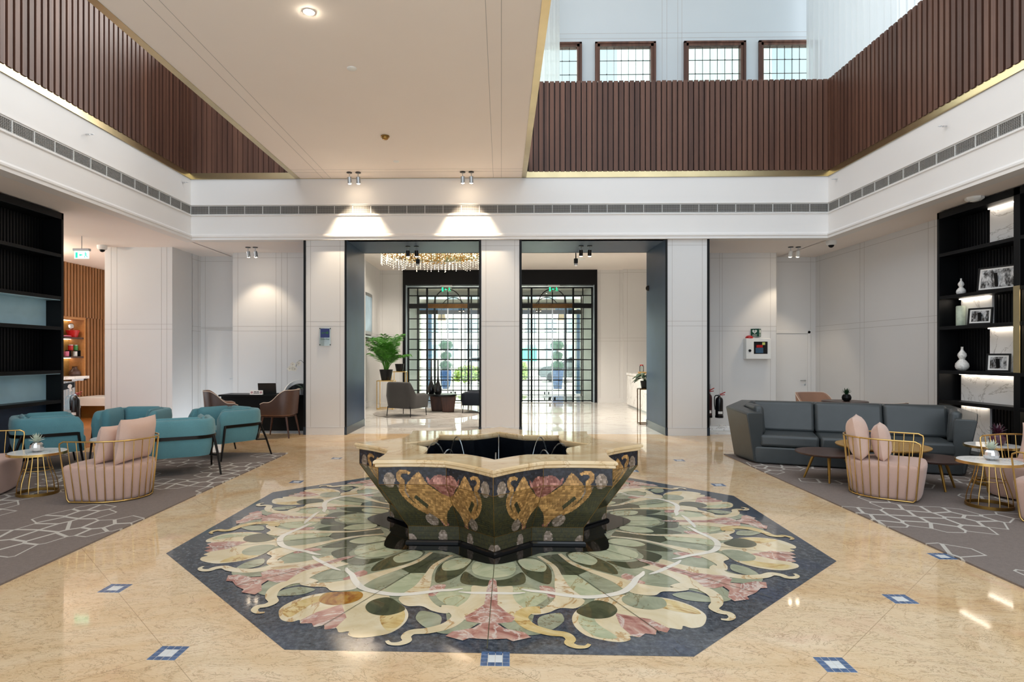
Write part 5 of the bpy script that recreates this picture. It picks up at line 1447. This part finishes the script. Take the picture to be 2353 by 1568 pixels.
# palm on its brass stand, left
stand('taller brass plant stand with the big palm, left in the entrance lobby', (-3.22, 17.0, 0), .44, .80, M['gold'])
stand('lower brass plant stand between the palm and the entrance door', (-3.05, 18.2, 0), .40, 1.02, M['gold'])
t = thing('palm_plant', 'lush green palm in a black pot, left in the entrance lobby', 'palm', (-3.22, 16.98, .805))
B().lathe([(0, 0), (.13, 0), (.19, .30), (.175, .30), (.165, .27), (0, .27)], 24).build('pot', M['blackmetal'], t)
B().lathe([(0, .272), (.16, .272), (0, .285)], 16).build('soil', M['soil'], t)
rnd = random.Random(11); b = B(); st = B()
for i in range(46):
    a = i*2.39996+rnd.uniform(-.2, .2); reach = rnd.uniform(.2, .62); H_ = rnd.uniform(.55, 1.45)*(1-.25*reach)
    d = Vector((cos(a), sin(a), 0)); P = []
    for k in range(11):
        u = k/10
        P.append(Vector((.05*cos(a), .05*sin(a), .27))+d*(reach*u**1.5)+Vector((0, 0, H_*(1.25*u-.42*u**2.6))))
    st.tube(P, [.008*(1-.8*k/10) for k in range(11)], 5)
    for k in range(3, 11):
        for sub_ in (0, .5):
            if k == 10 and sub_: continue
            p = P[k].lerp(P[min(k+1, 10)], sub_); tg = (P[min(k+1, 10)]-P[k-1]).normalized(); s = Vector((-sin(a), cos(a), 0))
            ln = .30*sin(PI*min(.95, .25+.62*(k+sub_)/10))
            for sg in (-1, 1):
                e = p+(s*sg*.75+tg*.75).normalized()*ln+Vector((0, 0, -.09*rnd.uniform(.4, 1.4)))
                m_ = p.lerp(e, .45)+Vector((0, 0, .02)); wv = tg*.013
                b.add([p-wv*.5, p+wv*.5, m_+wv, m_-wv, e], [(0, 1, 2, 3), (3, 2, 4)])
b.build('fronds', M['palmleaf'], t, smooth=0); st.build('stalks', M['palmleaf'], t)
t = thing('planter_pot', 'empty-looking black pot on the lower brass stand by the door', 'plant pot', (-3.05, 18.2, 1.025))
B().lathe([(0, 0), (.1, 0), (.14, .22), (.128, .22), (.12, .19), (0, .19)], 20).build('pot', M['blackmetal'], t)
B().lathe([(0, .192), (.118, .192), (0, .2)], 14).build('soil', M['soil'], t)
# picture and rail on the left lobby wall
t = thing('wall_picture', 'large framed pale picture on the left lobby wall', 'picture', (-3.875, 16.85, 2.10))
B().box(0, .04, -1.2, 1.2, 0, 1.2).build('frame', M['steel'], t, bevel=.004)
M['art'] = plain('pale_blue_art', '9db6c8', .4, var=.25, scale=2)
B().box(.041, .046, -1.1, 1.1, .1, 1.1).build('print', M['art'], t, smooth=0)
tag(B().box(0, .16, -3.0, 3.0, 0, .05).build('wall_shelf', M['steel'], bevel=.004, loc=(-3.875, 16.2, 2.0)), 'long grey picture ledge on the left lobby wall', 'shelf')

# rug, seats, table
M['rugm'] = plain('pale_rug', 'a29c96', .95, var=.3, scale=5, bump=.3)
tag(B().lathe([(0, 0), (1.36, 0), (1.365, .008), (1.355, .014), (0, .014)], 64).build('round_rug', M['rugm'], loc=(-1.93, 15.75, 0)), 'round grey rug under the lobby armchairs', 'rug')
def barrel(label, loc, rz, m):
    t = thing('lounge_armchair', label, 'armchair', loc, rz, 'low armchairs in the entrance lobby')
    path = resample(upath(.40, .34, -.36, .16, 6, 4), 48)
    def top(s, T):
        e = min(s, T-s)/T; k = min(1, max(0, (e-.24)/.10)); k = k*k*(3-2*k)
        return .56-.05*max(0, 1-e/.05)+.28*k
    sweep(path, lambda s, T: [(-.10, .22), (-.10, top(s, T)-.03), (-.07, top(s, T)), (-.02, top(s, T)), (.015, top(s, T)-.03), (.03, .5), (-.02, .2)]).build('shell', m, t, smooth=50)
    B().box(-.28, .36, -.31, .31, .22, .44).build('seat_cushion', m, t, bevel=.04, seg=4)
    B().box(-.30, -.16, -.27, .27, .42, .80).build('back_cushion', m, t, bevel=.05, seg=4)
    for x in (-.31, .31):
        for y in (-.34, .34): B().tube([(x, y, .24), (x*1.06, y*1.05, 0)], [.012, .009], 8).build('leg', M['blackmetal'], t)
    return t
barrel('charcoal lobby armchair with its back to us on the round rug', (-2.33, 14.98, .0145), R(62), M['greyfab'])
barrel('navy lobby armchair half hidden by the middle pillar', (-.62, 15.95, .0145), R(172), M['navyfab'])
t = thing('lobby_table', 'dark round table on two slab legs on the rug', 'table', (-1.57, 16.05, .0145))
B().lathe([(0, .42), (.39, .42), (.395, .435), (.39, .465), (0, .465)], 40).build('tabletop', M['blackmetal'], t)
for x, y, r in ((-.14, .2, .3), (.18, -.12, .1)):
    B().prism([(x-.15, y-.05), (x+.15, y-.05), (x+.15, y+.05), (x-.15, y+.05)], 0, .42, 0, [(x-.2, y-.05), (x+.2, y-.05), (x+.2, y+.05), (x-.2, y+.05)]).build('leg', M['walnutleg'], t, bevel=.02)
def bottle(label, loc, h):
    pr = [(0, 0), (.07, 0), (.10, .07), (.105, .14), (.07, .26), (.034, .38), (.024, .52), (.019, .75), (.017, 1.0), (0, 1.0)]
    o = B().lathe([(r*h/.95, z*h) for r, z in pr], 24).build('bottle_vase', M['blackpaint'], smooth=60, loc=loc)
    tag(o, label, 'vase', 'slender black bottle vases')
bottle('slender black bottle vase at the right on the dark lobby table', (-1.66, 15.95, .48), .92)
bottle('slender black bottle vase at the left on the dark lobby table', (-1.86, 16.15, .48), .9)
# chandelier
t = thing('chandelier', 'large round golden chandelier with a curtain of glass beads', 'chandelier', (-1.75, 15.95, 4.2))
B().lathe([(0, 0), (1.42, 0), (1.42, -.03), (0, -.03)][::-1], 64).build('ceiling_plate', M['gold'], t)
b = B(); rnd = random.Random(5)
for k in range(300):
    a = rnd.uniform(0, 2*PI); r = 1.40*math.sqrt(rnd.uniform(.02, 1)); z = -.03-rnd.uniform(.01, .09)
    b.ball((r*cos(a), r*sin(a), z), .022, 6, 4)
b.build('gold_beads', M['gold'], t, smooth=0)['kind'] = 'stuff'
M['bead'] = emis('lit_glass_bead', 'fff0d0', 1.0)
b = B(); c = B()
for k in range(150):
    a = 2*PI*k/150; r = 1.38 if k % 2 else 1.24
    n = rnd.choice((3, 4, 5))
    for i in range(n): b.ball((r*cos(a), r*sin(a), -.08-.062*i), .0105, 5, 4)
    c.tube([(r*cos(a), r*sin(a), -.03), (r*cos(a), r*sin(a), -.08-.062*(n-1))], .0022, 3)
for k in range(160):
    a = rnd.uniform(0, 2*PI); r = 1.3*math.sqrt(rnd.random()); b.ball((r*cos(a), r*sin(a), -.06-rnd.uniform(0, .1)), .015, 5, 4)
q = b.build('bead_strands', M['bead'], t, smooth=0); q['kind'] = 'stuff'
q = c.build('strand_wires', M['steel'], t, smooth=0); q['kind'] = 'stuff'
for x, y, lb in ((-3.1, 14.3, 'left of the chandelier'), (1.75, 14.6, 'inside the right portal'), (2.2, 17.2, 'deeper in the right of the lobby')):
    disc('ceiling_diffuser', f'flat white round air diffuser on the lobby ceiling {lb}', (x, y, ZL), .17, .02, M['whiteplastic'], 'vent')
t = thing('wall_speaker', 'small dark speaker on the lobby side of the right portal', 'speaker', (3.06, 12.75, 2.9))
B().ball((0, 0, 0), .06, 14, 10, 0, (.9, 1, 1)).build('housing', M['darkmetal'], t)
B().box(0, .03, -.03, .03, -.03, .03).build('mount', M['darkmetal'], t, smooth=0)

# ------------------------------------------------------------ forecourt outside
M['paving'] = plain('pale_paving', 'cfc9bf', .7, var=.06, scale=1.5)
struct(B().box(-40, 40, 22.7, 90, -.25, -.02).build('floor_forecourt', M['paving'], smooth=0))
M['render'] = plain('white_render', 'e6e2da', .8, var=.03)
for x0, x1, y0, y1, nm in ((2.95, 3.6, 24.4, 25.0, 'wall_forecourt_right'), (-3.9, -3.35, 25.4, 26.0, 'wall_forecourt_left')):
    struct(B().box(x0, x1, y0, y1, -.02, 4.4).build(nm, M['render'], smooth=0))
for x, y, w_, lb in ((-3.42, 23.6, .2, 'blue square canopy column outside the left door'), (-3.1, 26.4, .16, 'thinner blue canopy column further out at the left'), (3.05, 24.2, .12, 'blue canopy column outside the right door')):
    t = thing('canopy_column', lb, 'column', (x, y, -.02))
    B().box(-w_/2, w_/2, -w_/2, w_/2, 0, 3.35).build('shaft', M['bluecol'], t, smooth=0)
    B().box(-w_/2-.03, w_/2+.03, -w_/2-.03, w_/2+.03, 0, .12).build('base', M['bluecol'], t, smooth=0)
t = thing('entrance_canopy', 'flat canopy with a brown and blue edge beam outside the doors', 'canopy', (0, 24.6, 3.3))
B().box(-4.6, 4.4, -1.9, .6, .12, .3).build('roof_slab', M['ceil'], t, smooth=0)
B().box(-4.6, -1.4, .3, .5, -.0, .2).build('blue_beam', M['bluecol'], t, smooth=0); B().box(2.2, 4.4, .3, .5, -.0, .2).build('blue_beam', M['bluecol'], t, smooth=0)
M['tan'] = plain('tan_fascia', '8d7a63', .6)
B().box(-1.4, 2.2, .3, .5, -.0, .2).build('tan_beam', M['tan'], t, smooth=0)
M['shade'] = plain('peach_shade', 'e9c79f', .8)
for x, lb in ((-2.35, 'left'), (2.38, 'right')):
    t = thing('pendant_lamp', f'square peach pendant lamp outside the {lb} door', 'lamp', (x, 24.0, 3.3))
    B().tube([(0, 0, .12), (0, 0, -.12)], .012, 6).build('cord', M['black'], t)
    B().prism([(-.16, -.16), (.16, -.16), (.16, .16), (-.16, .16)], -.42, -.12, 0, [(-.11, -.11), (.11, -.11), (.11, .11), (-.11, .11)]).build('shade', M['shade'], t, smooth=0)
def topiary(label, loc, square):
    t = thing('topiary_tree', label, 'topiary', loc, 0, 'clipped topiaries outside the doors')
    if square: B().prism([(-.19, -.19), (.19, -.19), (.19, .19), (-.19, .19)], 0, .86, 0, [(-.26, -.26), (.26, -.26), (.26, .26), (-.26, .26)]).build('planter', M['bluepot'], t, bevel=.01)
    else: B().lathe([(0, 0), (.15, 0), (.22, .2), (.27, .55), (.26, .8), (.24, .86), (.22, .84), (0, .84)], 24).build('planter', M['bluepot'], t)
    B().tube([(0, 0, .84), (0, 0, 2.0)], .03, 8).build('trunk', M['walnutleg'], t)
    rnd = random.Random(8 if square else 9)
    for z, r, sq in ((1.06, .30, .75), (1.50, .26, .8), (1.98, .33, .75)):
        b = B()
        for k in range(420):
            u = rnd.uniform(-1, 1); a = rnd.uniform(0, 2*PI); q = math.sqrt(1-u*u); rr = r*rnd.uniform(.8, 1.06)
            p = Vector((rr*q*cos(a), rr*q*sin(a), rr*u*sq)); nrm = p.normalized()
            e1 = nrm.orthogonal().normalized()*.045; e1.rotate(Matrix.Rotation(rnd.uniform(0, 6), 3, nrm)); e2 = nrm.cross(e1)+nrm*.015
            b.add([p-e1, p-e2*.5, p+e1, p+e2*.5], [(0, 1, 2, 3)])
        b.ball((0, 0, 0), r*.86, 14, 10, 0, (1, 1, sq))
        b.build('foliage', M['hedge'], t, smooth=0, loc=(0, 0, z))
    return t
topiary('three-ball topiary in a rounded blue pot outside the left door', (-2.52, 27.6, -.02), False)
topiary('three-ball topiary in a square blue planter outside the right door', (2.55, 27.8, -.02), True)
M['carpaint'] = plain('grey_car_paint', '6c6f74', .25, metal=.4); M['carwhite'] = plain('white_car_paint', 'dfe1e2', .25); M['tyre'] = plain('tyre', '121212', .8); M['carglass'] = plain('car_glass', '1d242a', .05)
def car(label, loc, rz, m):
    t = thing('car', label, 'car', loc, rz, 'cars parked outside')
    prof = [(-2.1, .45), (-2.12, .75), (-1.95, .95), (-1.55, 1.02), (-1.25, 1.40), (-.4, 1.5), (.35, 1.45), (1.0, 1.02), (1.85, .88), (2.1, .68), (2.12, .42), (1.9, .28), (-1.9, .28)]
    b = B(); rg = []
    for y, k in ((-.86, .93), (-.80, 1), (.80, 1), (.86, .93)): rg.append([(x*(.98 if abs(y) > .81 else 1), y*(1 if z < 1.03 else .84), .28+(z-.28)*k if z > 1 else z) for x, z in prof])
    b.loft(rg); b.build('body', m, t, smooth=30)
    g = B()
    for s in (-1, 1): g.add([(-1.38, s*.82, 1.05), (.8, s*.82, 1.05), (.3, s*.74, 1.38), (-1.12, s*.74, 1.36)], [(0, 1, 2, 3)])
    g.add([(.42, -.62, 1.43), (.42, .62, 1.43), (1.02, .7, 1.05), (1.02, -.7, 1.05)], [(0, 1, 2, 3)]); g.add([(-1.3, -.62, 1.37), (-1.3, .62, 1.37), (-1.57, .7, 1.05), (-1.57, -.7, 1.05)], [(0, 1, 2, 3)])
    g.build('windows', M['carglass'], t, smooth=0, solid=.02)
    for x in (-1.3, 1.32):
        for y in (-.78, .78):
            w = B().lathe([(0, -.1), (.25, -.1), (.31, -.07), (.31, .07), (.25, .1), (0, .1)], 20).build('wheel', M['tyre'], t, loc=(x, y, .31), rot=(PI/2, 0, 0))
car('grey hatchback parked outside behind the right square planter', (4.2, 35.0, -.02), R(178), M['carpaint'])
car('white car parked further out to the left of the grey one', (-.9, 41.0, -.02), R(5), M['carwhite'])
M['bush'] = plain('yellow_green_bush', '8fa24a', .7, var=.4, scale=10)
def bush(label, loc, sx, sz, seed):
    rnd = random.Random(seed); b = B()
    for k in range(700):
        u = rnd.uniform(-.3, 1); a = rnd.uniform(0, 2*PI); q = math.sqrt(1-u*u); rr = rnd.uniform(.75, 1.05)
        p = Vector((sx*rr*q*cos(a), .6*rr*q*sin(a), sz*(.3+.7*rr*u))); e1 = Vector((rnd.uniform(-1, 1), rnd.uniform(-1, 1), rnd.uniform(-1, 1))).normalized()*.09; e2 = e1.orthogonal()
        b.add([p-e1, p-e2*.6, p+e1, p+e2*.6], [(0, 1, 2, 3)])
    t = thing('garden_bush', label, 'bush', loc)
    b.build('foliage', M['bush'], t, smooth=0); B().tube([(0, 0, 0), (0, 0, sz*.6)], .04, 6).build('stem', M['walnutleg'], t)
bush('yellow-green bush outside, right of the left topiary', (-1.75, 33, -.02), .9, .95, 1)
bush('yellow-green bush outside the right door, left of the grey car', (1.1, 36, -.02), .5, 1.2, 2)
t = thing('office_building', 'pale building with rows of windows far across the road', 'building', (0, 62, 0))
B().box(-34, 34, 0, 6, 0, 16).build('walls', M['render'], t, smooth=0)
M['farglass'] = plain('far_window_glass', '7f8f98', .1)
for i in range(8):
    for j in range(3):
        B().box(-7.6+i*2.0, -6.4+i*2.0, -.06, .02, 1.2+j*2.6, 2.6+j*2.6).build('window', M['farglass'], t, smooth=0)
M['tealsign'] = plain('teal_awning', '3fae93', .6)
B().box(1.5, 3.6, -.5, 0, .9, 2.2).build('awning', M['tealsign'], t, smooth=0)

# ------------------------------------------------------------ upper floor
struct(B().box(.2, 8.6, FY+.1, 15.4, 4.78, 4.86).build('floor_upper', M['parquet'], smooth=0))
YU = 13.4; WIN = ((.46, 1.74), (2.07, 3.35), (4.0, 5.30), (5.62, 6.92)); WZ0, WZ1 = 5.75, 8.34
xs = [.2]+[a for w_ in WIN for a in w_]+[8.6]
VLU = {2: (3.52, 3.62, 3.86, 3.95)}
for i in range(0, len(xs), 2):
    wall_y(f'wall_upper_{i//2+1}', xs[i], xs[i+1], YU, 4.86, 11.2, .14, VLU.get(i//2, ()), (8.45, 8.56), mats=[M['upper'], M['joint']])
for i, (a, c) in enumerate(WIN):
    wall_y(f'wall_upper_head_{i+1}', a, c, YU, WZ1, 11.2, .14, (), (8.45, 8.56), mats=[M['upper'], M['joint']]); wall_y(f'wall_upper_sill_{i+1}', a, c, YU, 4.86, WZ0, .14)
    o = B().box(a, a+.085, YU-.05, YU+.1, WZ0, WZ1); o.box(c-.085, c, YU-.05, YU+.1, WZ0, WZ1); o.box(a, c, YU-.05, YU+.1, WZ1-.085, WZ1); o.box(a, c, YU-.05, YU+.1, WZ0, WZ0+.085)
    o.box(a-.02, c+.02, YU-.07, YU-.02, WZ1-.03, WZ1+.01); o.box(a-.02, a+.03, YU-.07, YU-.02, WZ0, WZ1); o.box(c-.03, c+.02, YU-.07, YU-.02, WZ0, WZ1)
    w_ = struct(o.build(f'window_{i+1}', M['slatm'], smooth=0))
    g = B(); n = 7; iw = c-a-.17
    for k in range(1, n): g.box(a+.085+iw*k/n-.004, a+.085+iw*k/n+.004, YU+.02, YU+.04, WZ0+.085, WZ1-.085)
    for z in (WZ1-.085-.285, WZ1-.085-.585, WZ1-.085-.885, WZ1-.085-1.185, WZ1-.085-1.485, WZ1-.085-1.785): g.box(a+.085, c-.085, YU+.02, YU+.04, z-.004, z+.004)
    for k, z in ((3, .285), (4, .285), (5, .285), (6, .285), (1, .585), (6, .585)): g.ball((a+.085+iw*k/n, YU+.02, WZ1-.085-z), .014, 8, 6)
    g.build('lead_bars', M['blackmetal'], w_, smooth=0)
    B().box(a+.08, c-.08, YU+.027, YU+.033, WZ0+.08, WZ1-.08).build('glass', M['paleglass'], w_, smooth=0)
def curtain_mat():
    t = NT('sheer_voile'); n = t.n; t.n.remove(t.p)
    tr = t.node('BsdfTransparent'); tl = t.node('BsdfTranslucent'); df = t.node('BsdfDiffuse')
    tl.inputs[0].default_value = (.66, .70, .70, 1); df.inputs[0].default_value = (.7, .73, .73, 1)
    a = t.node('MixShader'); a.inputs[0].default_value = .5; t.link(tl.outputs[0], a.inputs[1]); t.link(df.outputs[0], a.inputs[2])
    m = t.node('MixShader'); m.inputs[0].default_value = .85; t.link(tr.outputs[0], m.inputs[1]); t.link(a.outputs[0], m.inputs[2])
    t.link(m.outputs[0], t.out.inputs[0]); return t.mat
M['voile'] = curtain_mat()
def curtain(label, p0, p1, z0, z1, folds, amp, seed):
    a, c = Vector(p0), Vector(p1); L = (c-a).length; d = (c-a)/L; nn = Vector((-d.y, d.x)); rnd = random.Random(seed)
    N = folds*8; ph = [rnd.uniform(-.6, .6) for _ in range(folds+2)]
    b = B()
    def f(u, v):
        k = u*folds; i = int(k); q = ph[i]*(1-k+i)+ph[i+1]*(k-i)
        o = amp*sin(2*PI*k+q)*(.7+.3*v)
        p = a+d*(u*L)+nn*o
        return (p.x, p.y, z0+(z1-z0)*v)
    b.grid(f, N, 3)
    return tag(b.build('sheer_curtain', M['voile'], smooth=180), label, 'curtain', 'sheer white curtains upstairs')
curtain('long sheer white curtain above the right slatted balcony', (6.52, 13.1), (6.52, 4.2), 4.88, 11.2, 46, .05, 1)
curtain('sheer white curtain seen through the upstairs windows', (2.7, 14.3), (6.3, 14.3), 4.88, 11.2, 14, .05, 3)
curtain('narrow sheer white curtain beside the bridge, upstairs', (.62, 12.75), (1.22, 12.75), 4.88, 11.2, 5, .03, 2)

# ------------------------------------------------------------ light, camera
w = D.worlds.new('sky'); S.world = w; w.use_nodes = True
bg = w.node_tree.nodes['Background']; bg.inputs[0].default_value = (.83, .92, 1.0, 1); bg.inputs[1].default_value = 1.0
def area(name, loc, rot, sx, sy, e, col):
    l = D.lights.new(name, 'AREA'); l.shape = 'RECTANGLE'; l.size = sx; l.size_y = sy; l.energy = e; l.color = col
    o = D.objects.new(name, l); C.objects.link(o); o.location = loc; o.rotation_euler = rot
    return o
def point(name, loc, e, col, r=.03):
    l = D.lights.new(name, 'POINT'); l.energy = e; l.color = col; l.shadow_soft_size = r
    o = D.objects.new(name, l); C.objects.link(o); o.location = loc
for k in range(5):
    l = D.lights.new('chandelier_lamp', 'SPOT'); l.energy = 60; l.color = (1, .91, .78); l.spot_size = R(165); l.spot_blend = .4; l.shadow_soft_size = .02
    o = D.objects.new('chandelier_lamp', l); C.objects.link(o); o.location = (-1.75+1.0*cos(k*1.2566), 15.95+1.0*sin(k*1.2566), 4.155)
for x, y in ((-9.3, 11.3), (-9.75, 12.2)): point('oak_wall_fill', (x, y, 3.3), 30, (1, .88, .72))  # added point lamps out of view, brightening the oak wall corner
# added overhead area lamp, standing in for daylight on the open forecourt
area('forecourt_fill', (0, 44, 19), (0, 0, 0), 60, 40, 52000, (1, .97, .92))

cam = D.cameras.new('camera'); cam.sensor_width = 36; cam.lens = 1400/2353*36; cam.shift_x = .0208; cam.shift_y = .01402
co = D.objects.new('camera', cam); C.objects.link(co); co.location = (0, 0, 1.5); co.rotation_euler = (PI/2, 0, R(1.0)); cam.clip_start = .05
S.camera = co
S.view_settings.view_transform = 'Standard'; S.view_settings.look = 'None'; S.view_settings.gamma = 1
S.view_settings.exposure = .95
S.cycles.use_denoising = True
S.cycles.max_bounces = 10; S.cycles.diffuse_bounces = 5; S.cycles.glossy_bounces = 4; S.cycles.transmission_bounces = 6; S.cycles.transparent_max_bounces = 12
S.cycles.sample_clamp_indirect = 6; S.cycles.caustics_reflective = False; S.cycles.caustics_refractive = False
